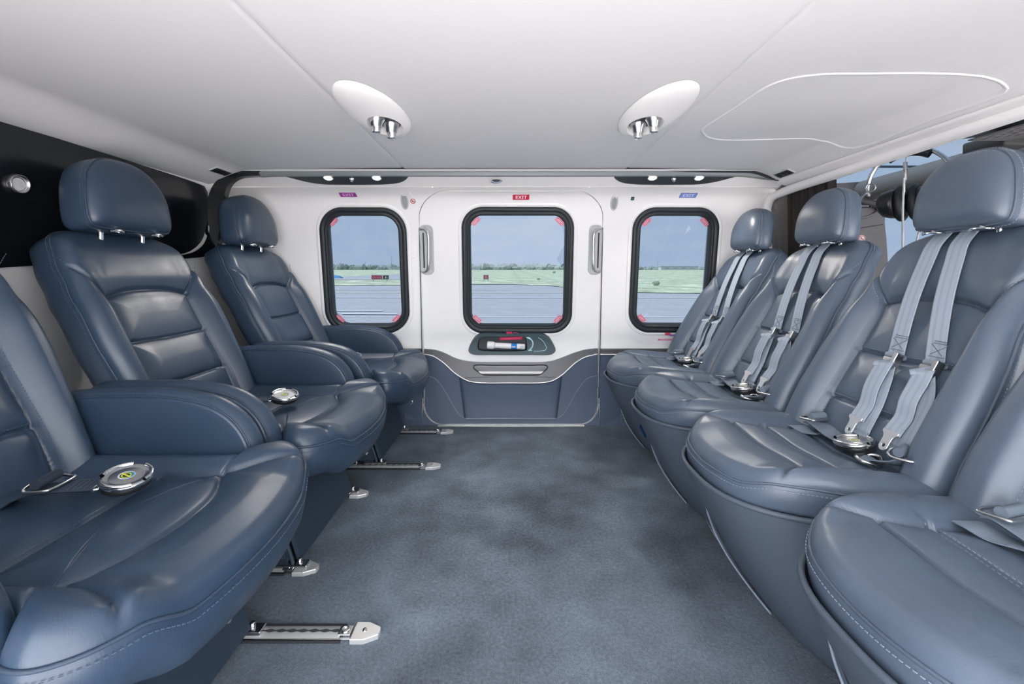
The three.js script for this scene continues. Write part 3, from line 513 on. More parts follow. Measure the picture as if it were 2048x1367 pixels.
{
  const t = thing('dome_light', 'small oval chrome dome light above the sliding door', 'light', soffP(-0.074, 2.212, 0).toArray());
  part('dome', lathe([[0.0001, -0.015], [0.012, -0.0145], [0.026, -0.009], [0.033, -0.002], [0.036, 0]], 36), M.chrome, t); part('lens_rib', box(0.004, 0.016, 0.03, 0, -0.006, 0), M.alu, t); part('lens_rib', box(0.03, 0.013, 0.004, 0, -0.006, 0.004), M.seal, t);
}
// small ceiling plates with three buttons
for (const [x, z, a, label] of [[-1.325, -2.055, 0.10, 'small dark plate with three buttons on the left ceiling corner'], [1.235, -2.036, -0.25, 'small dark plate with three buttons on the right ceiling corner']]) {
  const t = thing('switch_plate', label, 'switch', [x, ceilY(x) - 0.0035, z], 0); t.rotation.z = x < 0 ? 0.36 : -0.42;
  part('plate', box(0.042, 0.006, 0.115, 0, 0, 0, 0.003), M.greyPlastic, t); part('inlay', box(0.034, 0.003, 0.105, 0, -0.003, 0, 0.001), M.fixture, t);
  for (const dz of [-0.034, 0, 0.034]) part('button', cyl(0.010, 0.012, 0.006, 20).translate(0, -0.005, dz), M.dark, t, 'round black button');
}
// air outlet pods
for (const s of [-1, 1]) {
  const cx = s < 0 ? -0.412 : 0.437, cz = -1.372, t = thing('air_vent_pod', s < 0 ? 'white teardrop air vent pod beside the left ceiling seam' : 'white teardrop air vent pod beside the right ceiling seam', 'air vent', [cx, ceilY(cx) - 0.0045, cz], 0, 'ceiling air vent pods');
  const A = 0.088, B = 0.225, yaw = s * 0.07, hole = [-0.012 * s, -0.05], ha = 0.050, hb = 0.092;
  const bulge = (x, z) => { const q = (x / A) ** 2 + (z / B) ** 2; return 0.033 * Math.pow(Math.max(0, 1 - q), 0.5) * (0.9 + 0.35 * smooth(0.1, -0.16, z)); };
  const rot = (x, y, z) => V(x * Math.cos(yaw) + z * Math.sin(yaw), y, -x * Math.sin(yaw) + z * Math.cos(yaw));
  const O = range(90, (i) => [A * Math.cos(i / 45 * Math.PI), B * Math.sin(i / 45 * Math.PI)]), I = range(60, (i) => [hole[0] + ha * Math.cos(i / 30 * Math.PI), hole[1] + hb * Math.sin(i / 30 * Math.PI)]);
  part('shell', [ringPatch(O, I, hole, (x, z) => rot(x, -bulge(x, z), z), 30, 140)], M.white, t);
  const wellY = -0.010;
  part('well', [sheet((u, v) => { const i = Math.round(u * 60) % 60, k = lerp(1, 0.86, v); const x = hole[0] + (I[i][0] - hole[0]) * k, z = hole[1] + (I[i][1] - hole[1]) * k; return rot(x, lerp(-bulge(I[i][0], I[i][1]), wellY, v), z); }, 60, 6, true)], M.white, t, 'white inner wall of the vent opening');
  part('well_plate', [placeOn(new THREE.CircleGeometry(1, 40).scale(ha * 0.9, hb * 0.9, 1), rot(hole[0], wellY - 0.001, hole[1]), V(0, -1, 0), V(0, 0, -1))], M.tealDark, t, 'dark back plate');
  for (const [dx, dz] of [[s * 0.018, 0.030], [-s * 0.008, -0.034]]) {
    const nz = part('air_nozzle', lathe([[0.0001, -0.050], [0.011, -0.050], [0.013, -0.047], [0.0135, -0.031], [0.0165, -0.029], [0.019, -0.018], [0.024, -0.010], [0.026, 0]], 32).translate(...rot(hole[0] + dx, -0.010, hole[1] + dz).toArray()), M.steel, t, 'chrome swivel air nozzle');
    part('knob_cap', [...range(8, (i) => box(0.003, 0.014, 0.003, 0.0135 * Math.cos(i * 0.785), -0.040, 0.0135 * Math.sin(i * 0.785)).translate(...rot(hole[0] + dx, -0.010, hole[1] + dz).toArray()))], M.steel, nz, 'ribbed knob');
  }
}

/* ------------------------------------------------ seat tracks in the floor */
function track(z, xEnd, len, label, narrow) {
  const t = thing('seat_track', label, 'floor rail', [xEnd, 0, z], 0, 'silver seat rails across the carpet');
  const w = 0.034;
  const rail = new THREE.Shape(); rail.moveTo(0, -w / 2); rail.lineTo(0, w / 2); rail.lineTo(-len, w / 2); rail.lineTo(-len, -w / 2);
  part('bed', box(len, 0.006, w, -len / 2 - 0.05, 0.002, 0, 0.001), M.steel, t);
  const pitch = 0.0254, n = Math.floor(len / pitch), lip = (s) => sheet((u, v) => { const x = -0.075 - u * (len - 0.03), c = 0.5 + 0.5 * Math.cos((u * (len - 0.03)) / pitch * 2 * Math.PI), inner = 0.0055 - 0.0035 * c; return V(x, 0.007 + 0.004 * Math.sin(v * Math.PI * 0.5), s * lerp(w / 2 + 0.001, inner, v)); }, n * 10, 4, false, s > 0);
  part('lip', [lip(1)], M.railMetal, t, 'scalloped rail lip'); part('lip', [lip(-1)], M.railMetal, t, 'scalloped rail lip');
  part('carpet_edge', [box(len - 0.02, 0.007, 0.008, -len / 2 - 0.06, 0.004, -w / 2 - 0.006, 0.003), box(len - 0.02, 0.006, 0.006, -len / 2 - 0.06, 0.003, w / 2 + 0.005, 0.003)], std(rgb(0.02, 0.02, 0.026), 0.9), t, 'dark bound carpet edge');
  const cap = new THREE.Shape(); cap.moveTo(0.010, -0.010); cap.quadraticCurveTo(0.014, 0, 0.010, 0.010); cap.lineTo(-0.018, 0.024); cap.lineTo(-0.046, 0.024); cap.lineTo(-0.046, -0.024); cap.lineTo(-0.018, -0.024); cap.closePath();
  const e = part('end_cap', new THREE.ExtrudeGeometry(cap, { depth: 0.009, bevelEnabled: true, bevelSize: 0.002, bevelThickness: 0.002, bevelSegments: 2 }).rotateX(-Math.PI / 2).translate(0, 0.001, 0), M.railMetal, t, 'pointed silver end cap');
  part('screw', lathe([[0.0001, 0.0035], [0.004, 0.003], [0.0055, 0]].reverse(), 16).translate(-0.022, 0.012, 0), M.steel, e);
  const st = part('stop_block', box(0.030, 0.008, 0.028, -0.066, 0.009, 0, 0.002), M.steel, t); part('stop_bolt', new THREE.TorusGeometry(0.008, 0.0022, 8, 24).rotateX(Math.PI / 2).translate(-0.066, 0.0135, 0), M.chrome, st, 'round bolt head');
  return t;
}
track(-1.037, -0.315, 0.60, 'nearest silver seat rail, running out from under the nearest left seat');
track(-1.263, -0.555, 0.20, 'short silver rail end at the near foot of the middle left seat');
track(-1.689, -0.55, 0.20, 'small silver rail end at the far foot of the middle left seat');
track(-1.930, -0.315, 0.60, 'long silver seat rail running out from under the near edge of the farthest left seat');
track(-2.350, -0.315, 0.60, 'silver seat rail lying next to the side wall below the far left window');

/* ------------------------------------------------ backrest and headrest, shared by both rows */
function makeBack(T, mat, thread, k, tilt, base, taper = 1, thick = 1, flare = 1) {
  const ca = Math.cos(tilt), sa = Math.sin(tilt), map = (a, b, h) => V(base[0] - sa * b + ca * h, base[1] + ca * b + sa * h, -a);
  const half = [[0, -0.03], [0.12, -0.03], [0.22, -0.03], [0.245, -0.01], [0.252, 0.10], [0.260, 0.2], [0.268, 0.3], [0.270 * lerp(1, taper, 0.5), 0.4], [0.264 * taper, 0.49], [0.249 * taper, 0.57], [0.222 * taper, 0.63], [0.172 * taper, 0.666], [0.1, 0.681]];
  const full = [...half, [0, 0.684], ...half.slice(1).reverse().map(([a, b]) => [-a, b])].map(([a, b]) => [a * k * lerp(flare, 1, smooth(0.08, 0.42, b)), b]);
  const w = (b) => k * (b > 0.43 ? lerp(0.168, 0.268, (b - 0.43) / 0.13) : lerp(0.172, 0.168, b / 0.43));
  const side = (s) => ({ pts: [[s * k * 0.268, 0.562], [s * k * 0.235, 0.525], [s * k * 0.198, 0.472], [s * k * 0.169, 0.432], [s * k * 0.166, 0.35], [s * k * 0.169, 0.2], [s * k * 0.172, 0.05], [s * k * 0.172, -0.02]], d: 0.010, w: 0.0055 });
  const seams = [side(1), side(-1), { pts: [[-k * 0.169, 0.432], [-k * 0.09, 0.452], [0, 0.458], [k * 0.09, 0.452], [k * 0.169, 0.432]], d: 0.011, w: 0.005 }, { pts: [[-k * 0.166, 0.285], [0, 0.283], [k * 0.166, 0.285]], d: 0.007, w: 0.0045 }, { pts: [[-k * 0.17, 0.135], [0, 0.133], [k * 0.17, 0.135]], d: 0.007, w: 0.0045 }];
  const region = (a, b) => { const q = Math.abs(a); if (q > w(b)) return a > 0 ? 'bolster_left' : 'bolster_right'; const arch = 0.458 - 0.026 * (a / (0.169 * k)) ** 2; return b > arch ? 'upper_panel' : b > 0.284 ? 'panel_a' : b > 0.134 ? 'panel_b' : 'panel_c'; };
  const p = pad({ outline: full, c: [0, 0.31], map, seams, puff: 0.013, tau: 0.028, r: 0.032, n: 320, rings: 76, region,
    surf: (a, b) => { const q = Math.abs(a) / k; return 0.040 * smooth(0.15, 0.22, q) * (1 - 0.8 * smooth(0.36, 0.56, b)) + 0.012 * smooth(0.43, 0.5, b) - 0.022 * smooth(0.57, 0.69, b) - 0.012 * smooth(0.12, -0.03, b) - 0.006 * (1 - smooth(0, 0.17, q)) + 0.012 * Math.exp(-(((b - 0.17) / 0.09) ** 2)) * (1 - smooth(0.1, 0.18, q)); },
    sides: [[0.004, -0.006], [0.0045, -0.025 * thick], [0.004, -0.05 * thick], [0, -0.068 * thick], [-0.012, -0.08 * thick], [-0.04, -0.086 * thick]] });
  const back = part('backrest', p.out.find((x) => x[0] === 'side_band')[1], mat, T, 'backrest shell and side band');
  for (const [n, g] of p.out) if (n !== 'side_band') part(n.startsWith('bolster') ? 'bolster' : n === 'upper_panel' ? 'upper_panel' : 'back_panel', g, mat, back);
  part('piping', p.piping(0.003), mat, back, 'piped edge');
  part('stitching', [p.edgeStitch(0.006, -0.007), p.seamStitch(3, 0.008), p.seamStitch(4, 0.008), p.seamStitch(0, 0.008), p.seamStitch(1, -0.008)], thread, back, 'fine stitches beside the seams');
  return { at: p.at, map };
}
function makeHead(T, mat, thread, hw, hh, base, tilt, thick = 1) {
  const ca = Math.cos(tilt), sa = Math.sin(tilt), map = (a, b, h) => V(base[0] - sa * b + ca * h, base[1] + ca * b + sa * h, -a);
  const o = []; for (let i = 0; i <= 24; i++) { const t = i / 24 * Math.PI, c = Math.cos(t), s = Math.sin(t); o.push([hw * Math.sign(c) * Math.abs(c) ** (2 / 2.7), 0.045 + (hh - 0.045) * Math.abs(s) ** (2 / 2.25)]); }
  o.push([-hw * 0.985, 0.022], [-hw * 0.93, 0.006], [-hw * 0.75, 0], [0, -0.002], [hw * 0.75, 0], [hw * 0.93, 0.006], [hw * 0.985, 0.022]);
  const p = pad({ outline: o, c: [0, hh * 0.45], map, seams: [], puff: 0.010, tau: 0.05, r: 0.055, drop: 0.55, soft: 0.12, n: 240, rings: 34, surf: (a, b) => 0.030 - 0.012 * smooth(hh * 0.4, hh, b), region: () => 'face', sides: [[0.0035, -0.008], [0.006, -0.028 * thick], [0.006, -0.052 * thick], [0.002, -0.075 * thick], [-0.010, -0.090 * thick], [-0.035, -0.098 * thick]], backPuff: 0.008 });
  const head = part('headrest', p.out.map((x) => x[1]), mat, T);
  part('piping', p.piping(0.0028), mat, head, 'piped edge'); part('stitching', p.edgeStitch(0.0065, -0.010), thread, head);
  const cx = base[0] - 0.04;
  for (const s of [-1, 1]) {
    part('headrest_post', [cyl(0.0075, 0.0075, 0.10, 20).translate(cx, base[1] - 0.02, s * hw * 0.5)], M.chrome, T, 'chrome headrest post');
    part('post_guide', [tube([V(cx + 0.05, base[1] - 0.012, s * hw * 0.5 - 0.020), V(cx + 0.055, base[1] - 0.006, s * hw * 0.5 - 0.010), V(cx + 0.035, base[1] - 0.006, s * hw * 0.5), V(cx + 0.055, base[1] - 0.010, s * hw * 0.5 + 0.010), V(cx + 0.05, base[1] - 0.012, s * hw * 0.5 + 0.024)], 0.0035, 30, 8), new THREE.TorusGeometry(0.012, 0.003, 8, 24).rotateX(1.4).translate(cx + 0.045, base[1] - 0.010, s * hw * 0.5 - 0.014)], M.chrome, T, 'chrome wire guide at the post');
  }
}
const mirrorB = (h) => [...h, ...h.slice(1, -1).reverse().map(([a, b]) => [a, -b])];

/* ------------------------------------------------ left row: navy armchairs facing forward */
function makeLeftSeat(label, pos) {
  const T = thing('cabin_armchair', label, 'seat', pos, 0, 'navy leather armchairs in the left row');
  const half = [[0.556, 0], [0.550, 0.09], [0.533, 0.18], [0.508, 0.25], [0.482, 0.290], [0.448, 0.312], [0.412, 0.306], [0.388, 0.278], [0.365, 0.252], [0.30, 0.2475], [0.2, 0.2475], [0.08, 0.2475], [-0.02, 0.247], [-0.065, 0.235], [-0.08, 0.19], [-0.085, 0.1], [-0.085, 0]];
  const region = (a, b) => { const q = Math.abs(b), sw = a > 0.34 ? lerp(0.185, 0.275, smooth(0.34, 0.53, a)) : 0.178; if (q > sw) return b > 0 ? 'bolster_a' : 'bolster_b'; const ar = 0.405 - 0.05 * (b / 0.185) ** 2; return a > ar ? 'front_roll' : a > 0.22 ? 'panel_a' : 'panel_b'; };
  const ss = (s) => ({ pts: [[0.525, s * 0.262], [0.46, s * 0.225], [0.40, s * 0.200], [0.345, s * 0.185], [0.2, s * 0.177], [0.05, s * 0.173], [-0.08, s * 0.17]], d: 0.009, w: 0.0055 });
  const p = pad({ outline: mirrorB(half), c: [0.27, 0], map: (a, b, h) => V(a, h, -b), puff: 0.017, tau: 0.035, r: 0.030, n: 340, rings: 74, region,
    seams: [ss(1), ss(-1), { pts: [[0.352, -0.186], [0.395, -0.09], [0.405, 0], [0.395, 0.09], [0.352, 0.186]], d: 0.006, w: 0.005 }, { pts: [[0.22, -0.177], [0.22, 0], [0.22, 0.177]], d: 0.006, w: 0.0045 }],
    surf: (a, b) => 0.378 + 0.028 * smooth(0.16, 0.24, Math.abs(b)) - 0.012 * smooth(0.42, 0.56, a) + 0.006 * smooth(0.3, 0.45, a),
    sides: [[0.004, -0.008], [0.006, -0.03], [0.002, -0.05], [-0.012, -0.078], [-0.040, -0.096], [-0.075, -0.104]] });
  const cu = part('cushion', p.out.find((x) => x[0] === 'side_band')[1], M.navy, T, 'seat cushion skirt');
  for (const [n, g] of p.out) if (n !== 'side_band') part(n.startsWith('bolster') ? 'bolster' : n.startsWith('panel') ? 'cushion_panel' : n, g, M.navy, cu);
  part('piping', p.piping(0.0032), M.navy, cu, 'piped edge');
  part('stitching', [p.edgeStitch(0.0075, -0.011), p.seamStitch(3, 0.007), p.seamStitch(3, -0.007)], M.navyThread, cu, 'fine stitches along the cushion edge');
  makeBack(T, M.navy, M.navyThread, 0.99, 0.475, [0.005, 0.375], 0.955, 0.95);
  makeHead(T, M.navy, M.navyThread, 0.158, 0.230, [-0.240, 0.974], 0.16);
  const arm = [[-0.10, 0.28], [0.05, 0.275], [0.25, 0.275], [0.345, 0.285], [0.372, 0.32], [0.374, 0.37], [0.362, 0.42], [0.335, 0.465], [0.292, 0.500], [0.23, 0.522], [0.14, 0.533], [0.04, 0.533], [-0.05, 0.530], [-0.10, 0.520], [-0.122, 0.48], [-0.122, 0.36], [-0.118, 0.30]];
  for (const s of [-1, 1]) {
    const q = pad({ outline: arm, c: [0.1, 0.40], map: (a, b, h) => V(a, b, s * 0.2885 + h), seams: [], puff: 0.005, tau: 0.03, r: 0.006, n: 220, rings: 16, surf: () => 0.027, region: () => 'face', sides: [[0.007, -0.006], [0.014, -0.018], [0.0165, -0.028], [0.014, -0.038], [0.007, -0.050], [0, -0.056]], backPuff: 0.004 });
    const ar = part('armrest', q.out.map((x) => x[1]), M.navy, T);
    part('piping', [q.piping(0.0022), q.piping(0.0022).translate(0, 0, -0.055)], M.navy, ar, 'piped edges');
    part('stitching', [q.edgeStitch(0.0075, -0.006), q.edgeStitch(-0.007, 0.004)], M.navyThread, ar);
  }
  // pedestal
  const fp = sheet((u, v) => V(lerp(0.405, 0.335, v), lerp(0.022, 0.24, v), lerp(0.205, -0.205, u)), 2, 2);
  part('front_panel', [fp, fp.clone().translate(-0.012, 0, 0), box(0.006, 0.225, 0.004, 0.366, 0.13, 0.206).rotateZ(0), box(0.006, 0.2, 0.004, 0.366, 0.13, -0.206), sheet((u, v) => V(lerp(0.405, 0.335, v) - 0.012 * u, lerp(0.022, 0.24, v), 0.205), 1, 2), sheet((u, v) => V(lerp(0.405, 0.335, v) - 0.012 * u, lerp(0.022, 0.24, v), -0.205), 1, 2), sheet((u, v) => V(0.405 - 0.012 * v, 0.022, lerp(0.205, -0.205, u)), 1, 1)], M.navyShell, T, 'flat navy front panel of the seat base');
  for (const s of [-1, 1]) {
    part('side_panel', [sheet((u, v) => V(lerp(-0.05, lerp(0.375, 0.305, v), u), lerp(0.014, 0.25, v), s * 0.200), 4, 4), sheet((u, v) => V(lerp(-0.05, lerp(0.375, 0.305, v), u), lerp(0.014, 0.25, v), s * 0.190), 4, 4)], M.navyShell, T);
    part('frame_leg', [tube([V(0.388, 0.012, s * 0.214), V(0.352, 0.125, s * 0.214), V(0.318, 0.235, s * 0.214)], 0.0055, 12, 8), box(0.012, 0.2, 0.008, 0, 0, 0).rotateZ(0.31).translate(0.345, 0.12, s * 0.208)], M.navyShell, T, 'slanted dark frame leg');
    part('foot', [box(0.10, 0.010, 0.03, 0.38, 0.014, s * 0.213, 0.003), lathe([[0.0001, 0.012], [0.006, 0.012], [0.007, 0]].reverse(), 18).translate(0.405, 0.018, s * 0.213)], M.steel, T, 'silver foot clamped to the rail');
  }
  part('seat_pan', box(0.42, 0.02, 0.44, 0.12, 0.262, 0), M.navyShell, T);
  part('pull_tab', ribbon([V(0.312, 0.145, 0.252), V(0.326, 0.12, 0.252), V(0.336, 0.095, 0.25), V(0.358, 0.065, 0.252)], V(0, 0, 1), 0.022, 0.002, 20), M.alu, T, 'silver pull tab hanging beside the base');
  part('cup_pocket', [box(0.004, 0.07, 0.05, 0.384, 0.345, 0.3)], M.navyShell, T, 'small dark pocket at the armrest front');
  part('coat_hook', tube([V(0.49, 0.232, 0.02), V(0.498, 0.222, 0.02), V(0.496, 0.212, 0.02), V(0.488, 0.212, 0.02)], 0.003, 16, 8), M.steel, T, 'small hook under the cushion edge');
  return T;
}
const SL0 = -1.0;
const armchair = makeLeftSeat('nearest navy leather armchair in the left row, cut off by the picture edge', [SL0, 0, -0.824]);
copy(armchair, [SL0, 0, -1.482], 0, 'middle navy leather armchair in the left row, its headrest in front of the black panel');
copy(armchair, [SL0 + 0.032, 0, -2.165], 0, 'farthest navy leather armchair in the left row, beside the left window');

/* ------------------------------------------------ right row: slate bucket seats facing aft */
const seatBack = {};
function makeRightSeat(label, pos) {
  const T = thing('bucket_seat', label, 'seat', pos, Math.PI, 'slate blue leather bucket seats in the right row');
  const front = (z) => 0.11 + 0.365 * Math.pow(Math.max(0, 1 - Math.pow(Math.abs(z) / 0.2535, 2.7)), 1 / 2.5);
  const half = [...range(13, (i) => { const t = i / 12 * Math.PI / 2; return [0.06 + 0.335 * Math.cos(t) ** (2 / 2.5), 0.2515 * Math.sin(t) ** (2 / 2.7)]; }), [0.02, 0.251], [-0.03, 0.245], [-0.07, 0.22], [-0.08, 0.15], [-0.08, 0]];
  const ss = (s) => ({ pts: [[0.345, s * 0.222], [0.30, s * 0.190], [0.245, s * 0.160], [0.18, s * 0.147], [0.05, s * 0.142], [-0.07, s * 0.140]], d: 0.010, w: 0.0045 });
  const cross = (x, k) => ({ pts: [[x, -0.152], [x + k, 0], [x, 0.152]], d: 0.0085, w: 0.0042 });
  const region = (a, b) => { const q = Math.abs(b), sw = a > 0.2 ? lerp(0.149, 0.222, smooth(0.18, 0.36, a)) : 0.145; if (q > sw) return b > 0 ? 'bolster_a' : 'bolster_b'; return a > 0.245 ? 'front_roll' : a > 0.157 ? 'panel_a' : a > 0.056 ? 'panel_b' : 'panel_c'; };
  const p = pad({ outline: mirrorB(half), c: [0.15, 0], map: (a, b, h) => V(a, h, -b), puff: 0.013, tau: 0.03, r: 0.026, n: 340, rings: 74, region,
    seams: [ss(1), ss(-1), cross(0.242, 0.008), cross(0.155, 0.004), cross(0.055, 0.003)],
    surf: (a, b) => 0.390 + 0.016 * smooth(0.13, 0.20, Math.abs(b)) - 0.008 * smooth(0.25, 0.395, a) + 0.018 * smooth(0.0, 0.28, a) - 0.004 * (1 - smooth(0, 0.1, Math.abs(b))),
    sides: [[0.0035, -0.006], [0.0055, -0.024], [0.003, -0.048], [-0.008, -0.066], [-0.035, -0.076]] });
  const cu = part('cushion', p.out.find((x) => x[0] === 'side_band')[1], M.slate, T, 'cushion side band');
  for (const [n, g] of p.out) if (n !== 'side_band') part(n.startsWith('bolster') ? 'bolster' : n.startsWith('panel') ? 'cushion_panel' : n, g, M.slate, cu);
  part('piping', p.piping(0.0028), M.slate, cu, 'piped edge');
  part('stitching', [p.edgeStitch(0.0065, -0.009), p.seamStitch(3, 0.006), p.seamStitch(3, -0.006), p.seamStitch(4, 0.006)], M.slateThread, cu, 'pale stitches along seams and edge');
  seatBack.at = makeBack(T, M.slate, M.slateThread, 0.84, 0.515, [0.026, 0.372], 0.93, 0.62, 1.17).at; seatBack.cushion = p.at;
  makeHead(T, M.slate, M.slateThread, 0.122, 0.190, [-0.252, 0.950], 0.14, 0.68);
  // moulded base shell
  const plan = (t) => ({ xc: lerp(0.10, 0.06, t), ax: lerp(0.125, 0.356, Math.pow(t, 0.85)), zh: lerp(0.246, 0.2535, t) });
  const S = (u, t, off = 0) => { const { xc, ax, zh } = plan(t), a = lerp(-0.5, 0.5, u) * Math.PI; const c = Math.cos(a), s = Math.sin(a); return V(xc + (ax + off) * Math.pow(Math.max(0, c), 2 / 2.5), 0.003 + 0.332 * t, (zh + off * 0.3) * Math.sign(s) * Math.pow(Math.abs(s), 2 / 2.7)); };
  const wrap = (u, t, off = 0) => { if (u < 0.12) { const q = S(0, t, off); return V(lerp(-0.12, q.x, u / 0.12), q.y, q.z); } if (u > 0.88) { const q = S(1, t, off); return V(lerp(q.x, -0.12, (u - 0.88) / 0.12), q.y, q.z); } return S((u - 0.12) / 0.76, t, off); };
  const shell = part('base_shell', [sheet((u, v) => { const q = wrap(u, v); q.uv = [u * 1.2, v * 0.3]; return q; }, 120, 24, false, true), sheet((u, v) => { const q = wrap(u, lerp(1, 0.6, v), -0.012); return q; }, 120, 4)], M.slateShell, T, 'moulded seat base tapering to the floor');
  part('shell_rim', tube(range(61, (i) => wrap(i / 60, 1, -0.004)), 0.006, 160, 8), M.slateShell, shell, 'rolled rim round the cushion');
  part('painted_shade', sheet((u, v) => { const q = wrap(u, 0.9, -0.012); return V(lerp(0.1, q.x, v), 0.295, lerp(0, q.z, v)); }, 60, 4), M.dark, shell, 'dark sheet painting the shade under the cushion');  // near-black sheet painting the shade in the gap below the cushion
  // magazine pocket on the aisle side
  const pe = (q) => lerp(0.84, 0.05, smooth(0.0, 1.0, Math.pow(1 - q, 0.9)) * 0.5 + 0.5 * (1 - q)), u0 = 0.46, u1 = 0.86;
  const pt = (u, v, o) => S(lerp(u0, u1, u), lerp(0.015, pe(u), v), o);
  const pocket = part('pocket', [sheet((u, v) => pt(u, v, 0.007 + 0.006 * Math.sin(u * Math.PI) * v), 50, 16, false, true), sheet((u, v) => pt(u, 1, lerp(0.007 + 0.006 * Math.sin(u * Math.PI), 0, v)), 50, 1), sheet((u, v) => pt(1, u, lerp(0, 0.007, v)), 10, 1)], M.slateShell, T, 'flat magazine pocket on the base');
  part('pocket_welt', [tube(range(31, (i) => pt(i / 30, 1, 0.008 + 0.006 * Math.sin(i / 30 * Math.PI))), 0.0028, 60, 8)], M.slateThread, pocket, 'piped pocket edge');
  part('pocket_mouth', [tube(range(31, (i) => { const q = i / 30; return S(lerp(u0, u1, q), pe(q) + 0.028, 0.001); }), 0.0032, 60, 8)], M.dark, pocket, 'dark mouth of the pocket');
  T.userData.S = undefined; seatBack.S = S;
  return T;
}
const SR0 = 0.87, RZ = [-0.618, -1.130, -1.645, -2.158];
const bucket = makeRightSeat('nearest slate leather bucket seat in the right row, only its cushion in full view', [SR0, 0, RZ[0]]);
delete bucket.userData.S;
copy(bucket, [SR0, 0, RZ[1]], Math.PI, 'second slate leather bucket seat in the right row, its headrest touching the picture edge');
copy(bucket, [SR0, 0, RZ[2]], Math.PI, 'third slate leather bucket seat in the right row, its headrest before the curtain');
copy(bucket, [SR0, 0, RZ[3]], Math.PI, 'farthest slate leather bucket seat in the right row, next to the right window');
// cards in the pockets
{
  const t = thing('safety_card', 'blue card showing in the pocket of the third right seat', 'card', [SR0, 0, RZ[2]], Math.PI);
  part('card', sheet((u, v) => seatBack.S(lerp(0.60, 0.72, u), lerp(0.56, 0.70, v), 0.014), 8, 4), M.blue, t);
  const t2 = thing('placard', 'small white and red placard on the pocket of the second right seat', 'label', [SR0, 0, RZ[1]], Math.PI);
  part('plate', sheet((u, v) => seatBack.S(lerp(0.53, 0.59, u), lerp(0.40, 0.50, v), 0.016), 6, 3), M.paper, t2); part('print', sheet((u, v) => seatBack.S(lerp(0.55, 0.575, u), lerp(0.425, 0.475, v), 0.0168), 4, 2), M.red, t2);
}

/* ------------------------------------------------ belts */
const emblem = (inner) => canvasMat(128, 128, (g) => { g.fillStyle = '#b9bcbd'; g.fillRect(0, 0, 128, 128); g.fillStyle = '#2f86b8'; g.beginPath(); g.arc(56, 64, 50, 0, 7); g.fill(); g.fillStyle = inner; g.beginPath(); g.arc(68, 64, 46, 0, 7); g.fill(); g.strokeStyle = '#d8d23a'; g.lineWidth = 9; g.beginPath(); g.arc(66, 64, 34, 0, 7); g.stroke(); g.lineWidth = 13; g.beginPath(); g.moveTo(32, 30); g.lineTo(100, 98); g.stroke(); }, { roughness: 0.35 });
const emblemMat = emblem('#163a30');
function buckle(parent, c, up, mat = M.chrome) {             // round rotary buckle
  const P = (g) => placeOn(g.rotateX(Math.PI / 2), c, up, V(0.3, 0, 1));
  const b = part('buckle', [P(lathe([[0.0001, 0.004], [0.039, 0.004], [0.041, 0.006], [0.041, 0.013], [0.039, 0.0145]].reverse(), 48))], M.blackPlastic, parent, 'black body of the round buckle');
  part('buckle_face', [P(lathe([[0.0001, 0.0215], [0.027, 0.0215], [0.029, 0.0205], [0.034, 0.0225], [0.040, 0.0225], [0.0425, 0.020], [0.0425, 0.015], [0.038, 0.013]].reverse(), 56))], mat, b, 'polished turning face');
  part('buckle_grip', range(3, (i) => { const g = new THREE.TorusGeometry(0.0385, 0.0042, 8, 20, 1.5).rotateX(-Math.PI / 2).rotateY(i * 2.094 + 0.4).translate(0, 0.0225, 0); return P(g); }), mat, b, 'raised grips on the rim');
  part('emblem', [P(new THREE.CircleGeometry(0.0135, 32).rotateX(-Math.PI / 2).translate(0, 0.0222, 0))], emblemMat, b, 'round green and yellow emblem');
}
function adjuster(parent, c, fwd, up, strapMat, w = 0.05) {    // frame with a rolled strap
  const side = up.clone().cross(fwd).normalize(), at = (a, b, h) => c.clone().addScaledVector(side, a).addScaledVector(fwd, b).addScaledVector(up, h), q = w / 2 + 0.008;
  const a = part('adjuster', [tube([at(-q, -0.016, 0.006), at(-q, 0.016, 0.006), at(-q + 0.003, 0.021, 0.006), at(q - 0.003, 0.021, 0.006), at(q, 0.016, 0.006), at(q, -0.016, 0.010), at(q - 0.003, -0.021, 0.010), at(-q + 0.003, -0.021, 0.010)], 0.003, 80, 8, true)], M.steel, parent, 'metal adjuster frame');
  part('strap_roll', [tube([at(-w / 2, -0.006, 0.015), at(0, -0.006, 0.015), at(w / 2, -0.006, 0.015)], 0.0095, 10, 16), ...[-1, 1].map((s) => placeOn(new THREE.CircleGeometry(0.0095, 16), at(s * w / 2, -0.006, 0.015), side.clone().multiplyScalar(s), up))], strapMat, a, 'webbing rolled over the bar');
}
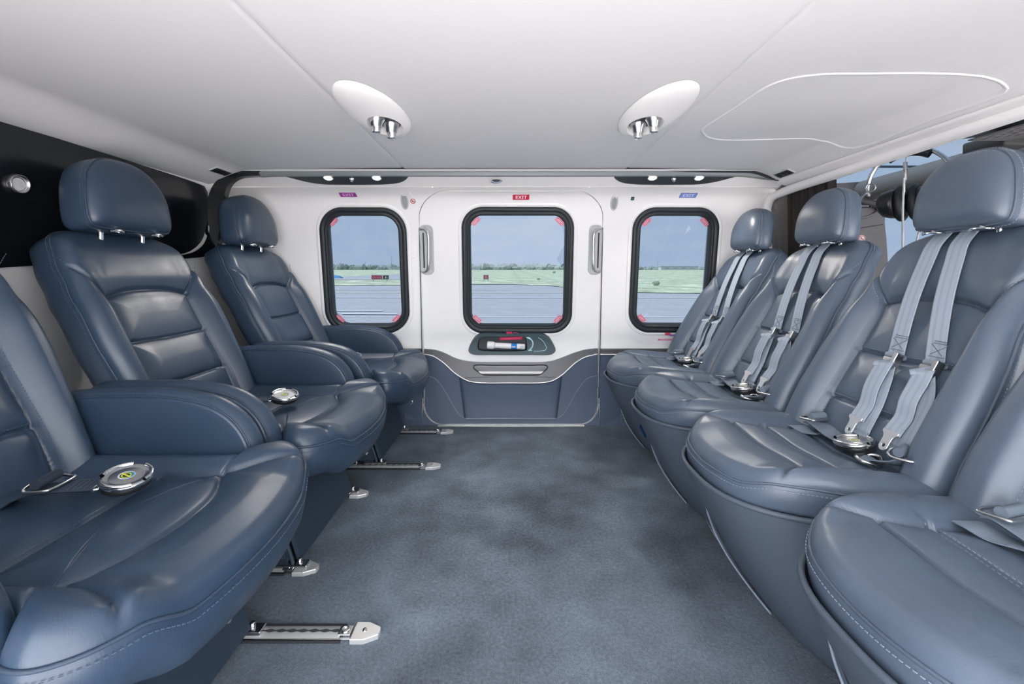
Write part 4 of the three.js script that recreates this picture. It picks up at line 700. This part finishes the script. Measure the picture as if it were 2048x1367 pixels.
// left row: short lap belt with round buckle
function leftBelt(label, pos, turn) {
  const T = thing('lap_belt', label, 'seat belt', pos, turn, 'dark lap belts on the left row');
  buckle(T, V(0.012, 0.002, 0.01), V(0.12, 1, 0.18).normalize());
  const up = V(0.05, 1, 0).normalize(), f = V(1, 0, 0.12).normalize();
  part('webbing', [ribbon([V(-0.118, 0.004, -0.008), V(-0.09, 0.006, -0.004), V(-0.055, 0.006, 0.002), V(-0.026, 0.009, 0.008)], V(0, 0, 1), 0.048, 0.003), ribbon([V(-0.20, -0.03, -0.018), V(-0.165, -0.006, -0.012), V(-0.135, 0.003, -0.01), V(-0.11, 0.003, -0.008)], V(0, 0, 1), 0.046, 0.002)], M.strapNavy, T, 'dark navy webbing');
  part('stitching', range(5, (i) => dashes([V(-0.080 + i * 0.009, 0.0085, -0.022), V(-0.078 + i * 0.009, 0.0085, 0.024)], 0.006)), M.navyThread, T);
  part('tongue', tube([V(-0.030, 0.009, -0.018), V(-0.030, 0.009, 0.034), V(-0.018, 0.010, 0.030), V(-0.016, 0.010, -0.012)], 0.003, 40, 8, true), M.chrome, T, 'chrome tongue loop');
  adjuster(T, V(-0.122, 0.006, -0.010), f, up, M.strapNavy, 0.05);
  return T;
}
const lb = leftBelt('dark lap belt with round silver buckle on the nearest left armchair', [-0.765, 0.418, -0.885], 0.25);
copy(lb, [-0.762, 0.412, -1.49], 0.25, 'dark lap belt with round silver buckle on the middle left armchair');
copy(lb, [-0.785, 0.412, -2.19], 0.25, 'dark lap belt with round buckle on the farthest left armchair');
// right row: lap belt with two adjusters, in the seat's own axes
function rightBelt(label, pos) {
  const T = thing('lap_belt', label, 'seat belt', pos, Math.PI, 'pale lap belts on the right row');
  const C = (x, z, l = 0.004) => seatBack.cushion(x - 0.028, -z, l + 0.001);
  const up = V(0, 1, 0), q = (x, z, l) => C(x, z, l);
  buckle(T, q(0.068, -0.045, 0.014), V(0.12, 1, 0.1).normalize(), M.steel);
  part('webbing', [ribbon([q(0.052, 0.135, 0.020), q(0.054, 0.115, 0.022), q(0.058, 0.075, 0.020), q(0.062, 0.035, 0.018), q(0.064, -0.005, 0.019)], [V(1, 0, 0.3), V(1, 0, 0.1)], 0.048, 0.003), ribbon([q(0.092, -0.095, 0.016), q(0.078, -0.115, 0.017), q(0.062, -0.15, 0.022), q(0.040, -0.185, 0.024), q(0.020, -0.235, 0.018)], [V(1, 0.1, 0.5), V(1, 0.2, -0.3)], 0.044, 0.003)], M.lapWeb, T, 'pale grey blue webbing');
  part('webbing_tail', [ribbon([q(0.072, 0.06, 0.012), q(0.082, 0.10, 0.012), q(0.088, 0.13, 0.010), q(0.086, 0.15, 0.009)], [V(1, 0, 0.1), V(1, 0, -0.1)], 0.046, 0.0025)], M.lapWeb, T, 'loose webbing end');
  part('stitching', range(6, (i) => dashes([q(0.036 + i * 0.001, 0.085 - i * 0.009, 0.0215 - i * 0.0004), q(0.078 + i * 0.001, 0.092 - i * 0.009, 0.0215 - i * 0.0004)], 0.006)), M.slateThread, T);
  part('tongue', [tube([q(0.085, -0.082, 0.016), q(0.062, -0.084, 0.014), q(0.052, -0.10, 0.012), q(0.075, -0.125, 0.010), q(0.108, -0.118, 0.010), q(0.104, -0.095, 0.012)], 0.0048, 50, 8, true)], M.steel, T, 'steel latch tongue');
  adjuster(T, q(0.056, 0.115, 0.026), V(0.25, 0, 0.97).normalize(), up, M.lapWeb, 0.048);
  adjuster(T, q(0.055, -0.168, 0.030), V(-0.55, 0, -0.83).normalize(), up, M.lapWeb, 0.046);
  return T;
}
const rb = rightBelt('pale lap belt with big round buckle on the second right seat', [SR0, 0, RZ[1]]);
copy(rb, [SR0, 0, RZ[2]], Math.PI, 'pale lap belt with round buckle on the third right seat');
copy(rb, [SR0, 0, RZ[3]], Math.PI, 'pale lap belt with round buckle on the farthest right seat');
copy(rb, [SR0 - 0.035, 0.010, RZ[0]], Math.PI, 'pale lap belt on the nearest right seat, cut off by the picture edge');
// shoulder harness hanging down the backrest
function harness(label, pos) {
  const T = thing('shoulder_harness', label, 'seat belt', pos, Math.PI, 'shoulder harnesses on the right row');
  const at = (h, z, l = 0.006) => seatBack.at(-z, h, l);
  // z in seat axes: the seat is turned round, so + here is towards the side wall
  [[0.062, 0.016], [-0.002, -0.092]].forEach(([zt, zb], k) => {
    const f = (h) => lerp(zb, zt, clamp((h - 0.28) / 0.34)), across = V(0, 0, 1);
    const top = at(0.60, f(0.60), 0.006);
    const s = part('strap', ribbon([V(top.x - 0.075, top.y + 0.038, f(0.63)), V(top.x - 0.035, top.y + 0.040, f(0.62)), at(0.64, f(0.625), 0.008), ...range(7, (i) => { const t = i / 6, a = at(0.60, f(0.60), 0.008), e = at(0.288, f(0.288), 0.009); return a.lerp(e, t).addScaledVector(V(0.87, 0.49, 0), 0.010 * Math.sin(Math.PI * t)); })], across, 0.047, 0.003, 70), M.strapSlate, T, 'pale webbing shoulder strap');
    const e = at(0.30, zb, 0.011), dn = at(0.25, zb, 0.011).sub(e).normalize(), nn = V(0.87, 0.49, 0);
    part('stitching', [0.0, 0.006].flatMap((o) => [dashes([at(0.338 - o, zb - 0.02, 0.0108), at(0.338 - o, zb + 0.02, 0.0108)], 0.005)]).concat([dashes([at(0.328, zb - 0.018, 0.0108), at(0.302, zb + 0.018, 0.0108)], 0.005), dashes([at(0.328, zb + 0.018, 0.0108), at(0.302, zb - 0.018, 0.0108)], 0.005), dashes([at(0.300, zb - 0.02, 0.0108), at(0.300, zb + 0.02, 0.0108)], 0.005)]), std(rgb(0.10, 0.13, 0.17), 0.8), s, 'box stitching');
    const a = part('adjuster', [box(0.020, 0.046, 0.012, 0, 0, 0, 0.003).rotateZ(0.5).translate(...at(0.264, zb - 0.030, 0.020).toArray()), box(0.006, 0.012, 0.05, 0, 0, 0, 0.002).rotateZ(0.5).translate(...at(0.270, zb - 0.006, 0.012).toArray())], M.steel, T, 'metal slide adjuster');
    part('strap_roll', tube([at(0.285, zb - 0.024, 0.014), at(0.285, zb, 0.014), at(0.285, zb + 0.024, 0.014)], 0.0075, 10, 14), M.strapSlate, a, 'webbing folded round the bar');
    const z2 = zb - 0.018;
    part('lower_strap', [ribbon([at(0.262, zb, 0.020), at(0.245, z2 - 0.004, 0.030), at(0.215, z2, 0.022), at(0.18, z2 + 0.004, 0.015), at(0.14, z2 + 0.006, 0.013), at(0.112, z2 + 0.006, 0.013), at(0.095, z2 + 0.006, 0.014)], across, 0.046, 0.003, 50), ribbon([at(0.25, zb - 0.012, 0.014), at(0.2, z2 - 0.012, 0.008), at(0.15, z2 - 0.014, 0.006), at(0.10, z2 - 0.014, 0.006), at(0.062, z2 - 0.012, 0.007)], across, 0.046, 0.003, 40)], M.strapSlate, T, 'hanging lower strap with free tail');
    part('tail_hem', ribbon([at(0.076, z2 - 0.012, 0.010), at(0.070, z2 - 0.012, 0.010)], across, 0.047, 0.003, 4), M.slateThread, T);
    const m = at(0.085, z2 + 0.006, 0.017), dirD = at(0.0, z2, 0.014).sub(at(0.06, z2, 0.014)).normalize();
    const sh = new THREE.Shape(); sh.moveTo(-0.020, 0.016); sh.lineTo(0.020, 0.016); sh.lineTo(0.020, 0.010); sh.quadraticCurveTo(0.011, 0.004, 0.011, -0.006); sh.lineTo(0.011, -0.022); sh.absarc(0, -0.022, 0.011, 0, -Math.PI, true); sh.lineTo(-0.011, -0.006); sh.quadraticCurveTo(-0.011, 0.004, -0.020, 0.010); sh.closePath();
    const hl = new THREE.Path(); hl.absarc(0, -0.021, 0.005, 0, 2 * Math.PI); sh.holes.push(hl);
    part('latch_tongue', placeOn(new THREE.ExtrudeGeometry(sh, { depth: 0.0025, bevelEnabled: true, bevelSize: 0.0006, bevelThickness: 0.0006, bevelSegments: 1 }), m, V(0.87, 0.49, 0), dirD.clone().negate()), M.alu, T, 'steel latch tongue with a hole');
  });
  return T;
}
const hs = harness('pale shoulder harness with two straps on the second right seat', [SR0, 0, RZ[1]]);
copy(hs, [SR0, 0, RZ[2]], Math.PI, 'pale shoulder harness with two straps on the third right seat');
copy(hs, [SR0, 0, RZ[3]], Math.PI, 'pale shoulder harness with two straps on the farthest right seat');

/* ------------------------------------------------ cockpit seen through the opening */
{
  const w = struct('wall_cockpit', [box(1.6, 0.03, 2.6, 2.2, 1.36, 0.60), box(0.03, 1.4, 2.6, 3.0, 0.0, -1.2).translate(0, -0.35, 0)], M.cockpit, 'grey cockpit lining');
  const zc = -2.26, f = (x, y, o = 0) => V(x, y, zc + o);
  part('post_panel', plate(spaced([[1.36, -0.02], [1.7, -0.02], [1.98, -0.02], [1.93, 0.4], [1.885, 0.78], [1.87, 1.0], [1.862, 1.10], [1.872, 1.15], [1.895, 1.175], [1.895, 1.27], [1.6, 1.28], [1.36, 1.27], [1.36, 0.6]], 150), f, 0.02, 0.05, { c: [1.62, 0.9], nr: 4 }), M.cockpit, w, 'grey lining of the door post');
  part('header_panel', box(1.15, 0.09, 0.05, 2.44, 1.222, zc, 0.01), M.cockpit, w, 'grey lining above the cockpit door window');
  part('pane', [sheet((u, v) => f(lerp(1.80, 3.0, u), lerp(0.35, 1.22, v), -0.02), 4, 4)], M.pane, w, 'cockpit door pane');
  part('upper_pane', [sheet((u, v) => f(lerp(1.33, 3.0, u), lerp(1.255, 1.38, v), -0.03), 4, 2)], M.roofPane, w, 'tinted pane above the door post');
  part('lower_lining', [sheet((u, v) => f(lerp(1.8, 3.0, u), lerp(-0.02, 0.36, v), 0), 2, 2)], M.cockpit, w);
  part('overhead_bar', [tube([V(1.76, 1.240, -2.28), V(1.76, 1.245, -1.9), V(1.76, 1.255, -1.4), V(1.76, 1.27, -0.6), V(1.76, 1.27, 0.0)], 0.052, 60, 16)], M.cockpit, w, 'grey overhead frame bar');
  part('roof_pane', [sheet((u, v) => V(lerp(1.33, 2.6, u), 1.375, lerp(-0.69, -2.32, v)), 4, 8)], M.roofPane, w, 'overhead cockpit pane');
  part('windscreen', [sheet((u, v) => V(lerp(2.55, 2.98, u), lerp(1.34, 0.35, u), lerp(0, -2.26, v)), 4, 8)], M.pane, w, 'windscreen pane');
  const h = thing('grab_handle', 'dark grab handle on the grey cockpit door post', 'handle', [0, 0, 0]);
  part('grip', tube([f(1.60, 1.205, 0.02), f(1.615, 1.205, 0.05), f(1.66, 1.195, 0.065), f(1.74, 1.178, 0.068), f(1.80, 1.162, 0.06), f(1.83, 1.155, 0.02)], 0.017, 50, 12), M.cockpitDark, h);
  part('recess_edge', tube([f(1.62, 1.15, 0.022), f(1.68, 1.118, 0.025), f(1.75, 1.108, 0.025), f(1.80, 1.125, 0.025), f(1.83, 1.15, 0.022)], 0.006, 30, 8), M.cockpit, h, 'moulded recess below the grip');
  for (const [x, y] of [[1.585, 1.215], [1.72, 1.04]]) part('screw', lathe([[0.0001, 0.005], [0.006, 0.004], [0.008, 0]].reverse(), 18).rotateX(Math.PI / 2).translate(x, y, zc + 0.02), M.steel, h);
  part('post_joint', tube([f(1.60, 1.045, 0.021), f(1.72, 1.055, 0.021), f(1.85, 1.075, 0.021)], 0.002, 12, 6), M.cockpitDark, w);
  const ns = thing('no_smoking_sign', 'round red no smoking sign on the grey cockpit door post', 'sign', f(1.745, 1.005, 0.021).toArray());
  part('disc', cyl(0.017, 0.017, 0.002, 36).rotateX(Math.PI / 2), M.paper, ns); part('face', new THREE.CircleGeometry(0.0165, 36).translate(0, 0, 0.0014), noSmoke, ns, 'cigarette in a red ring with a bar across');
  // curtain
  const cu = (u, v) => { const z = lerp(-2.295, -1.93, u), fold = 0.018 * Math.sin(u * 38 + 0.6 * Math.sin(v * 3)) * (0.5 + 0.5 * v) + 0.006 * Math.sin(u * 71); return V(1.385 + fold, lerp(1.235, 0.40, v), z); };
  solid('curtain', [sheet(cu, 120, 20), sheet((u, v) => cu(u, v).add(V(0.003, 0, 0)), 120, 20)], M.brownCurtain, 'dark brown pleated curtain behind the far right headrests', 'curtain');
  // perforated overhead panel and visor
  const oh = thing('perforated_cover', 'black perforated overhead panel at the top of the cockpit opening', 'panel', [1.50, 1.245, -1.05], 0); oh.rotation.z = 0.12;
  const shp = new THREE.Shape(); shp.moveTo(-0.13, -0.3); shp.lineTo(0.17, -0.3); shp.lineTo(0.17, 0.42); shp.lineTo(-0.13, 0.30); shp.closePath();
  for (let i = 0; i < 8; i++) for (let j = 0; j < 18; j++) { const x = -0.105 + i * 0.034 + (j % 2) * 0.017, y = -0.28 + j * 0.034; if (x > 0.15) continue; const p = new THREE.Path(); p.absellipse(x, y, 0.011, 0.011, 0, 2 * Math.PI, true); shp.holes.push(p); }
  part('plate', new THREE.ExtrudeGeometry(shp, { depth: 0.004, bevelEnabled: false, curveSegments: 8 }).rotateX(-Math.PI / 2), M.cockpit, oh); part('backing', box(0.32, 0.01, 0.74, 0.02, 0.03, -0.03), M.dark, oh);
  const vi = thing('sun_visor', 'folded dark sun visor block below the perforated panel', 'visor', [1.62, 1.262, -1.50], 0);
  part('block', box(0.10, 0.045, 0.14, 0, 0, 0, 0.01), M.cockpitDark, vi); part('bracket', tube([V(0.02, 0.0, 0.08), V(0.06, 0.01, 0.1), V(0.08, 0.04, 0.08)], 0.005, 12, 8), M.steel, vi);
  // headset
  const hc = [1.497, 1.170, -1.695], H = thing('headset', 'black aviation headset hanging in the cockpit opening', 'headset', hc, -0.95); H.scale.setScalar(1.3);
  part('headband', [tube(range(17, (i) => { const t = lerp(-0.25, Math.PI + 0.25, i / 16); return V(0.095 * Math.cos(t), -0.02 + 0.10 * Math.sin(t) + 0.02, 0); }), 0.006, 60, 10)], M.steel, H, 'bent metal headband');
  part('head_pad', [tube(range(9, (i) => { const t = lerp(1.0, 2.14, i / 8); return V(0.088 * Math.cos(t), 0.092 * Math.sin(t), 0); }), 0.013, 30, 12)], M.dark, H);
  for (const s of [-1, 1]) {
    const cup = part('ear_cup', [lathe([[0.0001, -0.03], [0.022, -0.029], [0.036, -0.018], [0.042, 0], [0.043, 0.012], [0.036, 0.014], [0.0001, 0.014]], 32).scale(1, 1, 1.25).rotateZ(s * Math.PI / 2).translate(s * 0.040, -0.055, 0)], M.blackPlastic, H);
    part('ear_cushion', [new THREE.TorusGeometry(0.030, 0.013, 12, 32).scale(1, 1.25, 1).rotateY(Math.PI / 2).translate(s * 0.016, -0.055, 0)], M.dark, cup);
    part('yoke', [tube([V(s * 0.098, -0.01, 0), V(s * 0.108, -0.03, 0.02), V(s * 0.104, -0.055, 0.035), V(s * 0.08, -0.06, 0.04)], 0.004, 20, 8), new THREE.TorusGeometry(0.012, 0.002, 8, 20).translate(s * 0.085, 0.0, 0.012)], M.steel, cup);
  }
  part('cable', [tube([V(0.005, 0.16, 0.02), V(0.006, 0.06, 0.045), V(0, -0.05, 0.05), V(-0.004, -0.2, 0.04), V(-0.018, -0.36, 0.03)], 0.0028, 60, 8), tube([V(0.05, -0.10, 0), V(0.03, -0.13, 0.01), V(0.018, -0.2, 0.015), V(0.01, -0.34, 0.02)], 0.0025, 50, 8)], M.greyPlastic, H, 'pale hanging cable');
  part('cable_plug', [cyl(0.005, 0.005, 0.05, 14).translate(0.004, 0.03, 0.047), cyl(0.0035, 0.0035, 0.04, 14).translate(0.002, -0.01, 0.05)], M.steel, H, 'metal plug');
  part('mic_boom', [tube([V(0.1, -0.06, 0.03), V(0.07, -0.12, 0.06), V(0.03, -0.14, 0.06)], 0.004, 20, 8)], M.dark, H);
}

/* ------------------------------------------------ airfield outside */
const GY = -1.05, SLOPE = 0.0122, gy = (d) => GY + SLOPE * Math.max(0, d - 3), gP = (x, d, up = 0) => V(x, gy(d) + up, -d);
{
  const grassTex = dataTex(512, (x, y) => { const b = 1 + 0.35 * tileNoise(x, y, 6, 2) + 0.3 * tileNoise(x, y, 24, 5) + 0.25 * (rnd() - 0.5); return [0.80 * b, 0.82 * b, 0.70 * b]; }, true);
  const tarTex = dataTex(512, (x, y) => { const b = 1 + 0.05 * tileNoise(x, y, 5, 2) + 0.05 * tileNoise(x, y, 20, 5) + 0.06 * (rnd() - 0.5); return [0.74 * b, 0.73 * b, 0.74 * b]; }, true);
  const tar = std(0xffffff, 0.9, 0, { map: rep(tarTex, 0.15) }), grass = std(0xffffff, 1, 0, { map: rep(grassTex, 0.05) });  // haze is worked into both ground colours, lightened and greyed
  struct('ground', sheet((u, v) => { const d = lerp(-30, 420, v), p = gP(lerp(-320, 320, u), d); p.uv = [p.x, p.z]; return p; }, 8, 135), tar, 'pale concrete apron and taxiway');
  const edge = [[-320, 47], [-30, 46.5], [-14, 46.5], [-6, 49], [0, 50], [4.5, 45], [8, 34], [14, 32.5], [320, 30]];
  const near = (x) => { for (let i = 0; i + 1 < edge.length; i++) if (x <= edge[i + 1][0]) return lerp(edge[i][1], edge[i + 1][1], (x - edge[i][0]) / (edge[i + 1][0] - edge[i][0])); return 30; };
  const xs = [-320, -120, -60, -40, -30, -26, -22, -18, -14, -10, -6, -3, 0, 2, 4, 6, 7, 8, 10, 14, 20, 30, 60, 120, 320];
  const g = sheet((u, v) => { const x = xs[Math.round(u * (xs.length - 1))], d = lerp(near(x), 415, v * v), p = gP(x * lerp(1, 1, v), d, 0.05); p.uv = [p.x, p.z]; return p; }, xs.length - 1, 40);
  const gm = part(numbered('grass'), g, grass, scene, 'pale green airfield grass beyond the taxiway'); gm.userData.kind = 'stuff'; gm.userData.category = 'grass';
  solid('taxiway_patch', sheet((u, v) => gP(lerp(-34, -15, u) + v * 4, lerp(66, 125, v), 0.09), 6, 6), tar, 'pale paved strip across the grass in the left window', 'pavement');
  const white = std(rgb(0.92, 0.92, 0.92), 0.8), yellow = std(rgb(0.85, 0.78, 0.60), 0.8);
  const line = (pts, w, m, label) => solid('painted_line', sheet((u, v) => { const i = Math.round(u * (pts.length - 1)); return gP(pts[i][0], pts[i][1] + w * (v - 0.5), 0.03); }, pts.length - 1, 1), m, label, 'marking');
  line([[-30, 37.8], [0, 38.2], [-1, 38]].slice(0, 2), 0.5, white, 'white taxiway line farthest off, just before the grass');
  line([[-30, 33.9], [0, 33.4], [12, 34.2]], 0.4, yellow, 'yellow taxiway line crossing the middle of the pavement');
  line([[-30, 28.6], [0, 28.2], [14, 28.2]], 0.3, white, 'white taxiway line nearer than the yellow one');
  line([[-30, 17.1], [14, 17.2]], 0.10, white, 'thin white line nearest to the aircraft');
  line([[-8.6, 19.7], [-5.6, 19.7]], 0.35, white, 'short thick white dash, the farther of two in the left window');
  line([[-6.9, 18.3], [-4.6, 18.2]], 0.3, white, 'short thick white dash, the nearer of two in the left window');
  // signs
  const signFace = (bg, tx, bars) => canvasMat(128, 64, (c, w, h) => { c.fillStyle = '#e8e8e8'; c.fillRect(0, 0, w, h); c.fillStyle = bg; c.fillRect(6, 6, w - 12, h - 12); c.fillStyle = tx; for (const [x, bw] of bars) c.fillRect(x, 20, bw, 28); });
  const sign = (px, w, h, d, faces, label) => { const x = (px - 1022) / 900 * d, t = thing('airfield_sign', label, 'sign', gP(x, d, 0.05).toArray()); part('cabinet', box(w + 0.08, h + 0.08, 0.15, 0, h / 2 + 0.2, -0.1, 0.02), M.paper, t); for (const s of [-1, 1]) part('leg', box(0.06, 0.25, 0.06, s * w * 0.38, 0.1, -0.1), M.dark, t); faces.forEach(([a, b, m]) => part('face', printed(b - a, h, 0, 0.02).translate((a + b) / 2, h / 2 + 0.2, 0.0), m, t)); };
  sign(760, 2.4, 0.62, 61, [[-1.2, 0.35, signFace('#b8304e', '#d98fa0', [[18, 10], [34, 14], [56, 8], [72, 14], [94, 12]])], [0.4, 1.2, signFace('#2c2c30', '#d8d4c0', [[40, 30], [84, 12]])]], 'red and black runway sign in the left window');
  sign(972, 0.72, 0.62, 62, [[-0.34, 0.34, signFace('#b8304e', '#f2e4e0', [[34, 18], [74, 18]])]], 'small square red runway sign in the door window');
  const bl = thing('blue_cover', 'blue tarpaulin lying on the grass at the edge of the left window', 'tarpaulin', gP((670 - 1022) / 900 * 75, 75, 0.05).toArray());
  part('sheet', sheet((u, v) => V(lerp(-1.2, 1.2, u), 0.55 * Math.sin(u * Math.PI) ** 0.4 * Math.sin(v * Math.PI) ** 0.5 + 0.05 * noise.noise(u * 6, v * 6, 2), lerp(0.8, -0.8, v)), 24, 12), std(rgb(0.10, 0.34, 0.62), 0.6), bl);
  const bush = (px, py, h, label) => { const d = 1.885 * 900 / (py - 534), t = thing('bush', label, 'bush', gP((px - 1022) / 900 * d, d, 0.05).toArray()); const g = new THREE.IcosahedronGeometry(1, 3), p = g.attributes.position; for (let i = 0; i < p.count; i++) { const q = V(p.getX(i), p.getY(i), p.getZ(i)), k = 0.8 + 0.5 * noise.noise(q.x * 3, q.y * 3 + px, q.z * 3); p.setXYZ(i, q.x * k * h * 0.8, q.y * k * h * 0.5 + h * 0.45, q.z * k * h * 0.6); } g.computeVertexNormals(); part('foliage', g, std(rgb(0.40, 0.46, 0.36), 1), t); };
  bush(1312, 571, 0.55, 'round low bush in the grass in the right window');
  bush(1077, 560, 0.35, 'small dark bush low in the grass in the door window');
  bush(1108, 546, 0.75, 'small bush farther off in the grass in the door window');
  // far trees and low buildings at the field's edge
  const leaf = [std(rgb(0.36, 0.42, 0.38), 1), std(rgb(0.24, 0.28, 0.24), 1)];  // leaf colour paled to carry distance haze
  const blob = new THREE.IcosahedronGeometry(1, 2); { const p = blob.attributes.position; for (let i = 0; i < p.count; i++) { const v = V(p.getX(i), p.getY(i), p.getZ(i)); const k = 1 + 0.3 * noise.noise(v.x * 2.1, v.y * 2.1, v.z * 2.1); p.setXYZ(i, v.x * k, v.y * k, v.z * k); } blob.computeVertexNormals(); }
  const n = 520, tl = new THREE.InstancedMesh(blob, leaf[0], n), m4 = new THREE.Matrix4();
  for (let i = 0; i < n; i++) { const x = lerp(-200, 200, rnd()), d = 330 + rnd() * 50, band = 0.5 + 0.5 * noise.noise(x * 0.03, 2, 3), h = (0.8 + 1.8 * rnd() ** 2 + 1.7 * band) * (x > 60 ? 0.55 : 1); m4.compose(gP(x, d, h * 0.5), new THREE.Quaternion().setFromAxisAngle(V(0, 1, 0), rnd() * 6), V(1.6 + h * (0.5 + rnd() * 0.5), h, 2)); tl.setMatrixAt(i, m4); }
  tl.name = 'treeline'; tl.userData = { kind: 'stuff', label: 'low grey green trees along the far edge of the airfield', category: 'trees' }; tl.castShadow = tl.receiveShadow = true; scene.add(tl);
  const bm = std(rgb(0.62, 0.64, 0.66), 0.8), roof = std(rgb(0.4, 0.42, 0.45), 0.8);
  for (const [px, w, h, d, label] of [[800, 14, 1.8, 320, 'low pale shed by the far trees in the left window'], [948, 8, 2.0, 310, 'low pale shed at the left of the door window'], [1356, 26, 2.2, 320, 'long low pale hangar in the right window']]) {
    const t = thing('far_building', label, 'building', gP((px - 1022) / 900 * d, d, 0).toArray()); part('wall', box(w, h, 6, 0, h / 2, 0, 0.05), bm, t); part('roof', box(w + 0.6, 0.5, 6.6, 0, h + 0.2, 0, 0.1), roof, t); for (let i = 0; i < 4; i++) part('window', box(w * 0.12, h * 0.3, 0.1, (i - 1.5) * w * 0.22, h * 0.55, 3.02, 0.02), roof, t);
  }
  for (const [px, h, label] of [[730, 6, 'thin mast on the horizon in the left window'], [783, 10, 'tallest thin mast on the horizon in the left window'], [1315, 7, 'thin mast on the horizon in the right window']]) { const d = 325, t = thing('mast', label, 'mast', gP((px - 1022) / 900 * d, d, 0).toArray()); part('pole', cyl(0.1, 0.22, h, 8).translate(0, h / 2, 0), roof, t); part('crossbar', box(1.2, 0.15, 0.15, 0, h * 0.85, 0), roof, t); }
}

renderer.render(scene, camera);
